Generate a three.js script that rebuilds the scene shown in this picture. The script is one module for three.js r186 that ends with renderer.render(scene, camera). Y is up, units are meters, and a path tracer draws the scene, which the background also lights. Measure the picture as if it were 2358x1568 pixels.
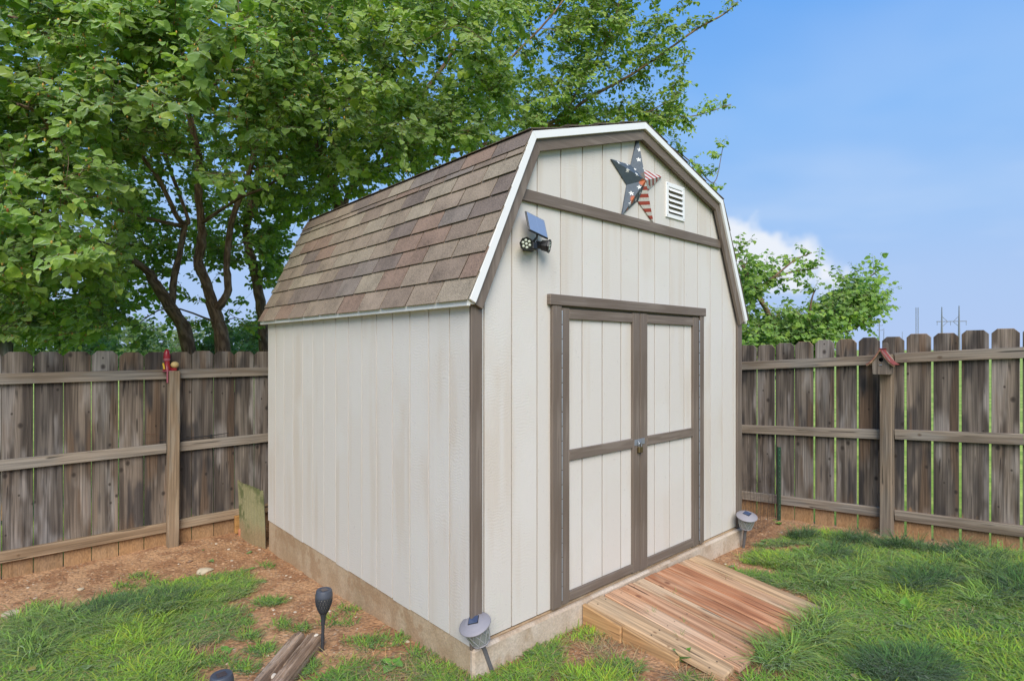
import * as THREE from 'three';
import { mergeGeometries } from 'three/addons/utils/BufferGeometryUtils.js';

// ------------------------------------------------------------------ camera, sky, sun, exposure
const scene = new THREE.Scene();
const F = 1305, HZ = 804, PW = 2358, PH = 1568;               // focal length and horizon in pixels of a 2358 x 1568 picture
const YAW = THREE.MathUtils.degToRad(47.65), SY = Math.sin(YAW), CY = Math.cos(YAW);
const EYE = new THREE.Vector3(-1.857, 1.573, 2.370);
const RIGHT = new THREE.Vector3(SY, 0, CY), FWD = new THREE.Vector3(CY, 0, -SY);
const camera = new THREE.PerspectiveCamera(2 * Math.atan(PH / 2 / F) * 180 / Math.PI, PW / PH, 0.05, 3000);
camera.position.copy(EYE);
camera.lookAt(EYE.clone().add(FWD));
camera.setViewOffset(PW, PH, 0, PH / 2 - HZ, PW, PH);
scene.add(camera);

const EXPOSURE = 3.0;
const SUN_DIR = new THREE.Vector3(-0.62, 0.86, 0.78).normalize();
const sun = new THREE.DirectionalLight(new THREE.Color().setRGB(1.0, 0.93, 0.82), 1.5);
sun.position.copy(SUN_DIR).multiplyScalar(30);
sun.target.position.set(1, 0, -1);
sun.castShadow = true;
sun.shadow.radius = 80;
sun.shadow.mapSize.set(2048, 2048);
Object.assign(sun.shadow.camera, { left: -14, right: 14, top: 14, bottom: -14, near: 1, far: 80 });
scene.add(sun, sun.target);

const renderer = new THREE.WebGLRenderer({ antialias: true });
renderer.toneMapping = THREE.LinearToneMapping;
renderer.toneMappingExposure = EXPOSURE;
renderer.shadowMap.enabled = true;

// ------------------------------------------------------------------ small helpers
function rng(seed) { let a = seed >>> 0; return () => { a = (a + 0x6d2b79f5) | 0; let t = Math.imul(a ^ (a >>> 15), 1 | a); t = (t + Math.imul(t ^ (t >>> 7), 61 | t)) ^ t; return ((t ^ (t >>> 14)) >>> 0) / 4294967296; }; }
const clamp = (x, a, b) => Math.min(b, Math.max(a, x));
const lerp = (a, b, t) => a + (b - a) * t;
const sstep = (a, b, x) => { const t = clamp((x - a) / (b - a), 0, 1); return t * t * (3 - 2 * t); };
const V3 = (x, y, z) => new THREE.Vector3(x, y, z);
const hash = (x, y, s) => { let h = Math.imul(x, 374761393) ^ Math.imul(y, 668265263) ^ Math.imul(s, 1442695041); h = Math.imul(h ^ (h >>> 13), 1274126177); return ((h ^ (h >>> 16)) >>> 0) / 4294967296; };
const mod = (a, n) => ((a % n) + n) % n;
// value noise; px, py = lattice period (0 for none)
function noise(x, y, s = 1, px = 0, py = 0) {
  const xi = Math.floor(x), yi = Math.floor(y); let fx = x - xi, fy = y - yi;
  fx = fx * fx * (3 - 2 * fx); fy = fy * fy * (3 - 2 * fy);
  const x0 = px ? mod(xi, px) : xi, x1 = px ? mod(xi + 1, px) : xi + 1, y0 = py ? mod(yi, py) : yi, y1 = py ? mod(yi + 1, py) : yi + 1;
  const a = hash(x0, y0, s), b = hash(x1, y0, s), c = hash(x0, y1, s), d = hash(x1, y1, s);
  return lerp(lerp(a, b, fx), lerp(c, d, fx), fy);
}
function fbm(x, y, s = 1, oct = 4, px = 0, py = 0) {
  let v = 0, a = 0.5, n = 0;
  for (let i = 0; i < oct; i++) { v += a * noise(x, y, s + i * 17, px, py); n += a; a *= 0.5; x *= 2; y *= 2; px *= 2; py *= 2; }
  return v / n;
}
// a texture from f(u, v) -> [r, g, b] linear 0..1 (colour) or a number (height / roughness)
function tex(w, h, f, rep = [1, 1], colour = true) {
  const d = new Uint8Array(w * h * 4);
  for (let j = 0; j < h; j++) for (let i = 0; i < w; i++) {
    const r = f((i + 0.5) / w, (j + 0.5) / h), o = (j * w + i) * 4;
    if (colour) for (let c = 0; c < 3; c++) { const l = clamp(r[c], 0, 1); d[o + c] = 255 * (l < 0.0031308 ? l * 12.92 : 1.055 * Math.pow(l, 1 / 2.4) - 0.055) + 0.5; }
    else d[o] = d[o + 1] = d[o + 2] = clamp(r, 0, 1) * 255;
    d[o + 3] = 255;
  }
  const t = new THREE.DataTexture(d, w, h, THREE.RGBAFormat);
  t.wrapS = t.wrapT = THREE.RepeatWrapping; t.magFilter = THREE.LinearFilter; t.minFilter = THREE.LinearMipmapLinearFilter; t.generateMipmaps = true;
  t.repeat.set(rep[0], rep[1]); if (colour) t.colorSpace = THREE.SRGBColorSpace; t.needsUpdate = true;
  return t;
}
const lin = (r, g, b) => new THREE.Color().setRGB(r, g, b);
const std = (o) => new THREE.MeshStandardMaterial({ roughness: 0.8, side: THREE.DoubleSide, ...o });
const phys = (o) => new THREE.MeshPhysicalMaterial({ roughness: 0.8, side: THREE.DoubleSide, ...o });

const taken = {};
function numbered(n) { taken[n] = (taken[n] ?? -1) + 1; return taken[n] ? n + '_' + String(taken[n]).padStart(3, '0') : n; }
function mesh(name, geo, mat, parent) { const m = new THREE.Mesh(geo, mat); m.name = name; m.castShadow = m.receiveShadow = true; parent.add(m); return m; }
function thing(name, label, category, pos = [0, 0, 0], group) { const g = new THREE.Group(); g.name = numbered(name); g.position.set(...pos); g.userData = { label, category }; if (group) g.userData.group = group; scene.add(g); return g; }
function top(name, geo, mat, label, category, pos = [0, 0, 0], group) { const m = mesh(numbered(name), geo, mat, scene); m.position.set(...pos); m.userData = { label, category }; if (group) m.userData.group = group; return m; }
function structure(name, geo, mat, label) { const m = mesh(numbered(name), geo, mat, scene); m.userData = { kind: 'structure', label, category: name.replace(/_/g, ' ') }; return m; }

// photo pixel -> point: on a plane of constant x, y or z, or at a depth
function ray(px, py) { const X = (px - PW / 2) / F, Y = -(py - HZ) / F; return RIGHT.clone().multiplyScalar(X).add(FWD).add(V3(0, Y, 0)); }
function on(axis, val, px, py) { const d = ray(px, py); return EYE.clone().addScaledVector(d, (val - EYE[axis]) / d[axis]); }
const at = (px, py, depth) => EYE.clone().addScaledVector(ray(px, py), depth);

// geometry helpers: uv in metres by the face's main axis, grain axis along v
function boxUV(geo, grain = 'y', off = [0, 0]) {
  const g = geo.index ? geo.toNonIndexed() : geo; const p = g.attributes.position, n = p.count, uv = new Float32Array(n * 2);
  g.computeVertexNormals(); const nn = g.attributes.normal, A = ['x', 'y', 'z'], gi = A.indexOf(grain);
  const get = (a, i, k) => a.array[i * 3 + k];
  for (let i = 0; i < n; i += 3) {
    const ax = [0, 1, 2].map((k) => Math.abs(get(nn, i, k) + get(nn, i + 1, k) + get(nn, i + 2, k)));
    let m = ax.indexOf(Math.max(...ax));
    const oth = [0, 1, 2].filter((k) => k !== m);
    let vk, uk; if (m === gi) { [uk, vk] = oth; } else { vk = gi; uk = oth.find((k) => k !== gi); }
    for (let j = i; j < i + 3; j++) { uv[j * 2] = get(p, j, uk) + off[0]; uv[j * 2 + 1] = get(p, j, vk) + off[1]; }
  }
  g.setAttribute('uv', new THREE.BufferAttribute(uv, 2));
  return g;
}
// chamfered box, centred
function cbox(sx, sy, sz, ch = 0.003, grain = 'y', off = [0, 0]) {
  const h = [sx / 2, sy / 2, sz / 2], c = Math.min(ch, h[0] * 0.9, h[1] * 0.9, h[2] * 0.9), pos = [];
  const P = (s, k) => { const v = [0, 1, 2].map((i) => s[i] * (i === k ? h[i] : h[i] - c)); return v; };
  const push = (a, b, d) => { // orient outwards
    const ab = [0, 1, 2].map((i) => b[i] - a[i]), ad = [0, 1, 2].map((i) => d[i] - a[i]);
    const n = [ab[1] * ad[2] - ab[2] * ad[1], ab[2] * ad[0] - ab[0] * ad[2], ab[0] * ad[1] - ab[1] * ad[0]];
    const o = n[0] * (a[0] + b[0] + d[0]) + n[1] * (a[1] + b[1] + d[1]) + n[2] * (a[2] + b[2] + d[2]);
    if (o >= 0) pos.push(...a, ...b, ...d); else pos.push(...a, ...d, ...b);
  };
  for (let k = 0; k < 3; k++) { const [a, b] = [0, 1, 2].filter((i) => i !== k);
    for (const s of [-1, 1]) { const q = [[-1, -1], [1, -1], [1, 1], [-1, 1]].map(([u, v]) => { const e = [0, 0, 0]; e[k] = s; e[a] = u; e[b] = v; return P(e, k); }); push(q[0], q[1], q[2]); push(q[0], q[2], q[3]); }
    for (const u of [-1, 1]) for (const v of [-1, 1]) { const e0 = [0, 0, 0], e1 = [0, 0, 0]; e0[k] = -1; e1[k] = 1; e0[a] = e1[a] = u; e0[b] = e1[b] = v;
      const q = [P(e0, a), P(e1, a), P(e1, b), P(e0, b)]; push(q[0], q[1], q[2]); push(q[0], q[2], q[3]); } }
  for (const a of [-1, 1]) for (const b of [-1, 1]) for (const d of [-1, 1]) { const s = [a, b, d]; push(P(s, 0), P(s, 1), P(s, 2)); }
  const g = new THREE.BufferGeometry(); g.setAttribute('position', new THREE.Float32BufferAttribute(pos, 3));
  return boxUV(g, grain, off);
}
const moved = (g, x, y, z) => g.translate(x, y, z);
const span = (x0, x1, y0, y1, z0, z1, ch, grain, off) => moved(cbox(x1 - x0, y1 - y0, z1 - z0, ch, grain, off), (x0 + x1) / 2, (y0 + y1) / 2, (z0 + z1) / 2);
// polygon in the xy plane pushed from z0 to z1, with a small bevel
function prism(pts, z0, z1, bevel = 0.0015, grain = 'y', off = [0, 0], holes = []) {
  const s = new THREE.Shape(pts.map(([x, y]) => new THREE.Vector2(x, y))); for (const h of holes) s.holes.push(h);
  const g = new THREE.ExtrudeGeometry(s, { depth: z1 - z0 - bevel * 2, bevelEnabled: bevel > 0, bevelThickness: bevel, bevelSize: bevel, bevelOffset: -bevel, bevelSegments: 1, curveSegments: 20 });
  g.translate(0, 0, z0 + bevel); return boxUV(g, grain, off);
}
// tube through points with a radius at each
function taper(pts, radii, sides = 6, cap = true) {
  const n = pts.length, pos = [], idx = [], uv = []; let up = V3(0.3, 0.1, 0.9), len = 0;
  for (let i = 0; i < n; i++) {
    const t = pts[Math.min(i + 1, n - 1)].clone().sub(pts[Math.max(i - 1, 0)]).normalize();
    const a = V3().crossVectors(t, up).normalize(), b = V3().crossVectors(a, t).normalize(); up = b.clone();
    if (i) len += pts[i].distanceTo(pts[i - 1]);
    for (let k = 0; k <= sides; k++) { const th = k / sides * Math.PI * 2, r = radii[i]; const q = pts[i].clone().addScaledVector(a, Math.cos(th) * r).addScaledVector(b, Math.sin(th) * r); pos.push(q.x, q.y, q.z); uv.push(k / sides * 6.283 * radii[0], len); }
  }
  for (let i = 0; i < n - 1; i++) for (let k = 0; k < sides; k++) { const a = i * (sides + 1) + k, b = a + sides + 1; idx.push(a, b, a + 1, a + 1, b, b + 1); }
  if (cap) for (const i of [0, n - 1]) { const c = pos.length / 3; pos.push(pts[i].x, pts[i].y, pts[i].z); uv.push(0, 0); for (let k = 0; k < sides; k++) { const a = i * (sides + 1) + k; if (i) idx.push(a, c, a + 1); else idx.push(a, a + 1, c); } }
  const g = new THREE.BufferGeometry(); g.setAttribute('position', new THREE.Float32BufferAttribute(pos, 3)); g.setAttribute('uv', new THREE.Float32BufferAttribute(uv, 2)); g.setIndex(idx); g.computeVertexNormals();
  return g;
}
function smooth(pts, per = 5) { return new THREE.CatmullRomCurve3(pts, false, 'catmullrom', 0.5).getPoints((pts.length - 1) * per); }
const bar = (a, b, r, sides = 6) => taper([a, b], [r, r], sides);
const lathe = (prof, seg = 24) => new THREE.LatheGeometry(prof.map(([r, y]) => new THREE.Vector2(Math.max(r, 0.00001), y)), seg);
const merged = (list) => mergeGeometries(list.map((g) => { const q = g.index ? g.toNonIndexed() : g; for (const k of Object.keys(q.attributes)) if (!['position', 'normal', 'uv'].includes(k)) q.deleteAttribute(k); return q; }));

// ------------------------------------------------------------------ sky
{
  const w = 2048, h = 1024, d = new Float32Array(w * h * 4), k = 1 / EXPOSURE;
  const stops = [[-90, .38, .50, .72], [0, .455, .595, .885], [5, .43, .595, .90], [12, .35, .565, .92], [20, .245, .50, .93], [30, .155, .41, .905], [50, .12, .34, .83], [90, .10, .29, .74]];
  const cl = [.86, .90, .965];
  for (let j = 0; j < h; j++) {
    const el = ((j + .5) / h - .5) * 180; let q = 0; while (q < stops.length - 2 && el > stops[q + 1][0]) q++;
    const t = sstep(0, 1, clamp((el - stops[q][0]) / (stops[q + 1][0] - stops[q][0]), 0, 1)) * .4 + .6 * clamp((el - stops[q][0]) / (stops[q + 1][0] - stops[q][0]), 0, 1);
    const base = [1, 2, 3].map((c) => lerp(stops[q][c], stops[q + 1][c], t));
    for (let i = 0; i < w; i++) {
      const az = ((i + .5) / w - .5) * 360, o = (j * w + i) * 4;
      let c = 0;
      if (el > -2) {
        const e = Math.max(el, 1) * Math.PI / 180, R = 1 / Math.max(Math.tan(e), .12), x = Math.cos(az * Math.PI / 180) * R, y = Math.sin(az * Math.PI / 180) * R;
        c = .15 * sstep(.46, .92, fbm(x * .7 + 3.1, y * 1.1 + 1.7, 5, 4)) * sstep(2, 14, el);      // thin high veil
        // heaped clouds low over the horizon, all the way round
        const n = fbm(mod(az, 360) / 12, el / 7, 41, 5, 30, 0), big = noise(mod(az + 15.5, 360) / 18, 0.5, 77, 20, 0);
        const puff = sstep(0, .2, n * .75 + big * .55 - .66 - Math.abs(el - 8) * .045);
        c = Math.max(c, puff * .4 * sstep(1, 5, el));
        // the one seen beside the shed
        const daz = mod(az + 24.6 + 180, 360) - 180, del = el - 9.0;
        const m = fbm(az / 2.2 + 40, el / 2.2, 9, 5);
        const body = 1 - Math.hypot(daz / 7.6, (del + Math.max(0, daz) * .50) / 4.4);
        c = Math.max(c, sstep(0.0, .42, body + (m - .5) * 1.15) * .95);
      }
      for (let a = 0; a < 3; a++) d[o + a] = lerp(base[a], cl[a], c) * k;
      d[o + 3] = 1;
    }
  }
  const t = new THREE.DataTexture(d, w, h, THREE.RGBAFormat, THREE.FloatType);
  t.mapping = THREE.EquirectangularReflectionMapping; t.magFilter = THREE.LinearFilter; t.minFilter = THREE.LinearFilter; t.needsUpdate = true;
  scene.background = t; scene.environment = t;
}

// ------------------------------------------------------------------ textures and materials
// weathered wood: grain along v, tile 2 m x 2 m
function woodFn(seed, o) {
  const R = rng(seed), knots = []; for (let i = 0; i < o.knots; i++) knots.push([R(), R(), .0035 + R() * .006]);
  return (u, v) => {
    let warp = 0, kn = 0;
    for (const [a, b, r] of knots) { let du = u - a, dv = v - b; du -= Math.round(du); dv -= Math.round(dv); const e = Math.exp(-(du * du) / (r * r * 5) - (dv * dv) / (r * r * 60)); warp += e * du * -.55; const q = Math.hypot(du, dv * .75) / r; if (q < 1) kn = Math.max(kn, 1 - q * q * .7); }
    const x = u + warp + (fbm(u * 12, v * 3, seed + 3, 3, 12, 3) - .5) * .006;
    const band = fbm(x * 42, v * 2, seed, 3, 42, 2), fine = noise(x * 420, v * 10, seed + 7, 420, 10), line = noise(x * 190, v * 5, seed + 11, 190, 5), big = fbm(u * 16, v * 4, seed + 23, 4, 16, 4);
    return { band, fine, line, big, kn, crack: sstep(.78, .9, line) * sstep(.45, .7, noise(u * 30, v * 12, seed + 31, 30, 12)) };
  };
}
const mix3 = (a, b, t) => [0, 1, 2].map((i) => lerp(a[i], b[i], t)), mul3 = (a, k) => a.map((x) => x * k);
function woodTextures(seed, cols, knots = 26, rep = [.5, .5], size = 1024) {
  const f = woodFn(seed, { knots }), H = new Float32Array(size * size);
  const map = tex(size, size, (u, v) => {
    const w = f(u, v); let c = mix3(cols[0], cols[1], sstep(.36, .64, w.band)); c = mix3(c, cols[2], sstep(.54, .74, w.big) * .8); c = mix3(c, cols[3], sstep(.57, .74, 1 - w.big) * .55);
    c = mul3(c, .58 + .46 * w.fine + .48 * (w.line - .3)); c = mul3(c, 1 - .75 * w.crack); if (w.kn > 0) c = mix3(c, cols[4], w.kn * .8);
    H[Math.floor(v * size) * size + Math.floor(u * size)] = clamp(.55 + .25 * (w.fine - .5) + .35 * (w.line - .5) - .5 * w.crack + .1 * w.band, 0, 1);
    return c;
  }, rep);
  const bump = tex(size, size, (u, v) => H[Math.floor(v * size) * size + Math.floor(u * size)], rep, false);
  return { map, bump };
}
const fenceWood = woodTextures(3, [[.115, .093, .075], [.20, .172, .145], [.235, .215, .195], [.075, .066, .062], [.045, .032, .024]], 34);
const railWood = woodTextures(8, [[.25, .195, .145], [.345, .285, .225], [.30, .27, .235], [.19, .14, .095], [.10, .06, .035]], 14, [.5, .5], 512);
const rampWood = woodTextures(14, [[.40, .195, .098], [.56, .325, .19], [.58, .405, .27], [.32, .135, .062], [.16, .06, .03]], 6);
const M = {};
const picketTex = (() => { // grain along v; v runs up from the foot of the board, tile 2 m
  const f = woodFn(43, { knots: 56 }), n = 1024, H = new Float32Array(n * n);
  const map = tex(n, n, (u, v) => {
    const w = f(u, v); let c = mix3([.075, .062, .053], [.165, .142, .122], sstep(.34, .66, w.band)); c = mix3(c, [.22, .205, .195], sstep(.54, .74, w.big)); c = mix3(c, [.035, .033, .036], sstep(.54, .72, 1 - w.big) * .8); c = mix3(c, [.13, .083, .05], sstep(.56, .7, fbm(u * 22, v * 2, 47, 3, 22, 2)) * .55);
    c = mul3(c, .50 + .52 * w.fine + .62 * (w.line - .3)); c = mul3(c, 1 - .75 * w.crack); if (w.kn > 0) c = mix3(c, [.022, .017, .014], w.kn * .9);
    const soil = sstep(.128, .088, v + (fbm(u * 60, v * 30, 49, 4, 60, 30) - .5) * .05 + (noise(u * 10, 1, 50, 10, 0) - .5) * .02); c = mix3(c, mul3([.30, .185, .092], .75 + .5 * noise(u * 300, v * 120, 48, 300, 120)), soil * .85);
    H[Math.floor(v * n) * n + Math.floor(u * n)] = clamp(.55 + .25 * (w.fine - .5) + .4 * (w.line - .5) - .5 * w.crack + .1 * w.band, 0, 1);
    return c;
  }, [.5, .5]);
  return { map, bump: tex(n, n, (u, v) => H[Math.floor(v * n) * n + Math.floor(u * n)], [.5, .5], false) };
})();
M.picket = [0, 1, 2, 3, 4].map((i) => std({ map: picketTex.map, bumpMap: picketTex.bump, bumpScale: .003, roughness: .93, color: [lin(1.2, 1.14, 1.06), lin(1.05, .98, .92), lin(1.24, 1.12, 1.0), lin(.98, .95, .94), lin(1.18, 1.12, 1.06)][i] }));
M.rail = std({ map: railWood.map, bumpMap: railWood.bump, bumpScale: .002, roughness: .9, color: lin(.86, .85, .84) });
M.railWarm = std({ map: railWood.map, bumpMap: railWood.bump, bumpScale: .002, roughness: .9, color: lin(1.05, .9, .72) });
M.post = std({ map: railWood.map, bumpMap: railWood.bump, bumpScale: .003, roughness: .9, color: lin(1.0, .9, .76) });
M.postGrey = std({ map: railWood.map, bumpMap: railWood.bump, bumpScale: .003, roughness: .9, color: lin(.7, .64, .58) });
M.splash = std({ map: railWood.map, bumpMap: railWood.bump, bumpScale: .002, roughness: .95, color: lin(1.0, .74, .46) });
M.ramp = [lin(1, 1, 1), lin(1.0, .86, .78), lin(.95, 1.0, .98), lin(.88, .74, .66), lin(1.05, 1.08, 1.05), lin(1.0, 1.02, .92)].map((c) => std({ map: rampWood.map, bumpMap: rampWood.bump, bumpScale: .0045, roughness: .85, color: c }));
M.rampTan = std({ map: railWood.map, bumpMap: railWood.bump, bumpScale: .002, roughness: .88, color: lin(1.5, 1.02, .56) });
M.rampPale = std({ map: railWood.map, bumpMap: railWood.bump, bumpScale: .002, roughness: .88, color: lin(1.62, 1.30, .93) });
// painted, embossed siding
const sidingBump = tex(1024, 1024, (u, v) => {
  const w = (fbm(u * 8, v * 6, 51, 3, 8, 6) - .5) * 1.6;
  const rip = Math.sin((v * 46 + w * 2.2 + fbm(u * 24, v * 10, 53, 2, 24, 10) * 2.2) * 6.283);
  const g = noise(u * 260, v * 26, 55, 260, 26), pit = noise(u * 300, v * 300, 57, 300, 300);
  return .5 + .10 * rip * sstep(.35, .6, fbm(u * 5, v * 4, 59, 2, 5, 4)) + .28 * (g - .5) + .2 * (pit - .5);
}, [1.25, 1.25], false);
const sidingMap = tex(512, 512, (u, v) => {
  const s = fbm(u * 26, v * 2, 61, 3, 26, 2), b = fbm(u * 6, v * 5, 63, 4, 6, 5), sp = noise(u * 170, v * 170, 65, 170, 170);
  let c = [.605, .567, .515]; c = mix3(c, [.56, .495, .42], sstep(.54, .82, s) * .75); c = mix3(c, [.62, .592, .548], sstep(.5, .75, b) * .7);
  if (sp > .965) c = mul3(c, .86);
  return c;
}, [.42, .42]);
M.siding = [1, .99, 1.006].map((k) => std({ map: sidingMap, bumpMap: sidingBump, bumpScale: .0019, roughness: .62, color: lin(k, k, k) }));
const trimBump = tex(512, 512, (u, v) => .5 + .4 * (noise(u * 90, v * 7, 71, 90, 7) - .5) + .25 * (noise(u * 200, v * 18, 72, 200, 18) - .5), [2.2, 1.4], false);
const trimMap = tex(512, 512, (u, v) => { const a = noise(u * 90, v * 7, 71, 90, 7), b = fbm(u * 5, v * 4, 75, 4, 5, 4); let c = [.150, .117, .092]; c = mix3(c, [.21, .17, .138], sstep(.45, .8, a) * .7); c = mix3(c, [.125, .093, .070], sstep(.5, .7, b) * .6); return c; }, [1, .6]);
M.trim = std({ map: trimMap, bumpMap: trimBump, bumpScale: .0018, roughness: .68 });
M.white = std({ color: lin(.78, .78, .77), roughness: .42 });
M.dark = std({ color: lin(.018, .018, .02), roughness: .55 });
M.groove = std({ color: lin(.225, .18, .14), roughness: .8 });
// asphalt shingles
const granMap = tex(512, 512, (u, v) => { const a = noise(u * 250, v * 250, 81, 250, 250), b = hash(Math.floor(u * 340), Math.floor(v * 340), 82), c = fbm(u * 6, v * 6, 83, 4, 6, 6); const k = .72 + .5 * (a - .1) + .85 * (b - .5) + .7 * (c - .5); return [clamp(.8 * k, 0, 1), clamp(.8 * k, 0, 1), clamp(.8 * k, 0, 1)]; }, [1.4, 1.4]);
const granBump = tex(512, 512, (u, v) => noise(u * 250, v * 250, 81, 250, 250), [1.4, 1.4], false);
M.shingle = [[.265, .205, .155], [.225, .168, .13], [.30, .245, .185], [.185, .142, .12], [.245, .165, .125], [.28, .215, .165], [.215, .175, .15]].map((c) => std({ color: lin(c[0] * 1.28, c[1] * 1.27, c[2] * 1.24), map: granMap, bumpMap: granBump, bumpScale: .0012, roughness: .95 }));
M.shingleDark = std({ color: lin(.21, .165, .13), map: granMap, bumpMap: granBump, bumpScale: .0012, roughness: .95 });
// concrete
const conBump = tex(512, 512, (u, v) => .5 + .5 * (fbm(u * 40, v * 40, 91, 4, 40, 40) - .5) + .3 * (noise(u * 200, v * 200, 92, 200, 200) - .5), [1.2, 1.2], false);
const conMap = (a, b, c) => tex(512, 512, (u, v) => { const n = fbm(u * 5, v * 8, 93, 5, 5, 8), f = noise(u * 180, v * 180, 95, 180, 180), d = fbm(u * 14, v * 14, 96, 3, 14, 14); let q = mix3(a, b, sstep(.35, .65, n)); q = mix3(q, c, sstep(.58, .72, d) * .7); return mul3(q, .86 + .28 * f); }, [.7, .7]);
M.slab = std({ map: conMap([.37, .258, .155], [.44, .33, .215], [.33, .212, .118]), bumpMap: conBump, bumpScale: .004, roughness: .95 });
M.ledge = std({ map: conMap([.45, .355, .265], [.53, .44, .35], [.37, .268, .178]), bumpMap: conBump, bumpScale: .004, roughness: .93 });
// bark
const barkMap = tex(512, 512, (u, v) => { const a = fbm(u * 30, v * 8, 101, 4, 30, 8), b = fbm(u * 6, v * 5, 103, 4, 6, 5); let c = mix3([.12, .070, .042], [.27, .17, .105], sstep(.3, .7, a)); return mix3(c, [.26, .20, .155], sstep(.5, .75, b) * .6); }, [1.6, 1.6]);
const barkBump = tex(512, 512, (u, v) => fbm(u * 30, v * 8, 101, 4, 30, 8), [1.6, 1.6], false);
M.bark = std({ map: barkMap, bumpMap: barkBump, bumpScale: .012, roughness: .95 });
M.twig = std({ color: lin(.12, .085, .055), roughness: .9 });
M.leaf = phys({ color: lin(1, 1, 1), transmission: .55, thickness: 0, roughness: 1, clearcoat: .3, clearcoatRoughness: .4 });
M.grass = phys({ color: lin(1, 1, 1), vertexColors: true, transmission: .42, thickness: 0, roughness: 1 });
M.metal = std({ color: lin(.45, .47, .50), metalness: .85, roughness: .42 });
M.galv = std({ color: lin(.34, .37, .41), metalness: .6, roughness: .5 });
M.blackPlastic = std({ color: lin(.013, .013, .015), roughness: .38 });

// ------------------------------------------------------------------ ground
const FZ = -3.70, FX = 4.12;                                    // fence lines
function groundBase(x, z) {
  const yl = -.165 - .043 * clamp(-z, 0, 2.7) + .03 * sstep(2.9, 3.7, -z);
  const A = -.1 + .07 * (clamp(z, -1.5, 3.2) - .88);
  return lerp(yl, A, sstep(1.6, 4.1, x));
}
function groundY(x, z) { return groundBase(x, z) + (fbm(x * 1.7 + 9, z * 1.7 + 4, 201, 3) - .5) * .035 + (fbm(x * 9, z * 9, 207, 3) - .5) * .016; }
function onGround(px, py) { let y = -.2, p; for (let i = 0; i < 8; i++) { p = on('y', y, px, py); y = groundY(p.x, p.z); } return p; }

// lawn outlines, traced on the ground
function outline(pts) { return pts.map(([px, py]) => { const p = onGround(px, py); return [p.x, p.z]; }); }
function signed(poly, x, z) {
  let best = 1e9, inside = false;
  for (let i = 0, j = poly.length - 1; i < poly.length; j = i++) {
    const [x0, z0] = poly[j], [x1, z1] = poly[i];
    if ((z1 > z) !== (z0 > z) && x < (x0 - x1) * (z - z1) / (z0 - z1) + x1) inside = !inside;
    const dx = x1 - x0, dz = z1 - z0, t = clamp(((x - x0) * dx + (z - z0) * dz) / (dx * dx + dz * dz), 0, 1);
    best = Math.min(best, Math.hypot(x - x0 - dx * t, z - z0 - dz * t));
  }
  return inside ? best : -best;
}
const lawnLeft = outline([[-60, 1475], [0, 1440], [60, 1405], [130, 1418], [200, 1402], [270, 1368], [330, 1352], [400, 1345], [470, 1328], [545, 1322], [590, 1345], [565, 1375], [515, 1392], [560, 1408], [505, 1438], [535, 1462], [460, 1485], [430, 1512], [440, 1545], [470, 1600], [520, 1800], [-60, 1800]]);
const lawnMid = outline([[690, 1640], [725, 1545], [770, 1500], [850, 1495], [960, 1515], [1060, 1540], [1135, 1548], [1150, 1520], [1200, 1478], [1290, 1440], [1375, 1418], [1395, 1450], [1370, 1480], [1320, 1490], [1290, 1520], [1330, 1545], [1440, 1520], [1530, 1512], [1600, 1540], [1660, 1560], [1700, 1640]]);
const lawnRight = outline([[1690, 1325], [1700, 1300], [1745, 1265], [1800, 1238], [1870, 1228], [2000, 1243], [2100, 1258], [2230, 1270], [2380, 1288], [2520, 1300], [2700, 1800], [1640, 1800], [1690, 1560], [1740, 1530], [1790, 1475], [1895, 1403], [1810, 1362], [1730, 1338]]);
const bare = [[1745, 1315, 55, 18], [1790, 1268, 60, 10], [1850, 1262, 50, 8], [1940, 1266, 45, 6], [1800, 1550, 70, 22], [1690, 1575, 50, 22], [1500, 1560, 60, 25], [1330, 1500, 40, 14], [2210, 1420, 30, 8], [560, 1450, 40, 10]].map(([px, py, rx, ry]) => { const a = onGround(px, py), b = onGround(px + rx, py), c = onGround(px, py + ry); return [a.x, a.z, a.distanceTo(b), a.distanceTo(c)]; });
const rightUnit = [SY, CY], fwdUnit = [CY, -SY];
const RAMP = { x0: .895, x1: 2.175, z0: .036, z1: .945 };
// how thick the grass stands at a point, 0..1
function cover(x, z) {
  const n = (fbm(x * 3.1 + 5, z * 3.1 + 8, 211, 4) - .5), n2 = (fbm(x * 9.7 + 5, z * 9.7 + 8, 213, 3) - .5);
  let d = Math.max(signed(lawnLeft, x, z), signed(lawnMid, x, z) - .03, signed(lawnRight, x, z));
  if (z > 3.4 || x < -3.4 || (z > 1.9 && x > 2.6)) d = Math.max(d, .25);           // the rest of the yard
  let g = sstep(-.06, .10, d + n * .22 + n2 * .16);
  for (const [bx, bz, r1, r2] of bare) { const dx = x - bx, dz = z - bz, a = (dx * rightUnit[0] + dz * rightUnit[1]) / r1, b = (dx * fwdUnit[0] + dz * fwdUnit[1]) / r2; const q = a * a + b * b; if (q < 3) g *= sstep(.5, 1.6, q + n2 * 1.6); }
  const m = signed(lawnMid, x, z); if (m > -.1 && x < 2.2 && signed(lawnRight, x, z) < 0) g *= .2 + .55 * sstep(-.08, .15, n + n2 * .8);
  if (x > -.03 && x < 3.1 && z < .06 && z > -3.1) g = 0;
  return g;
}
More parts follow.
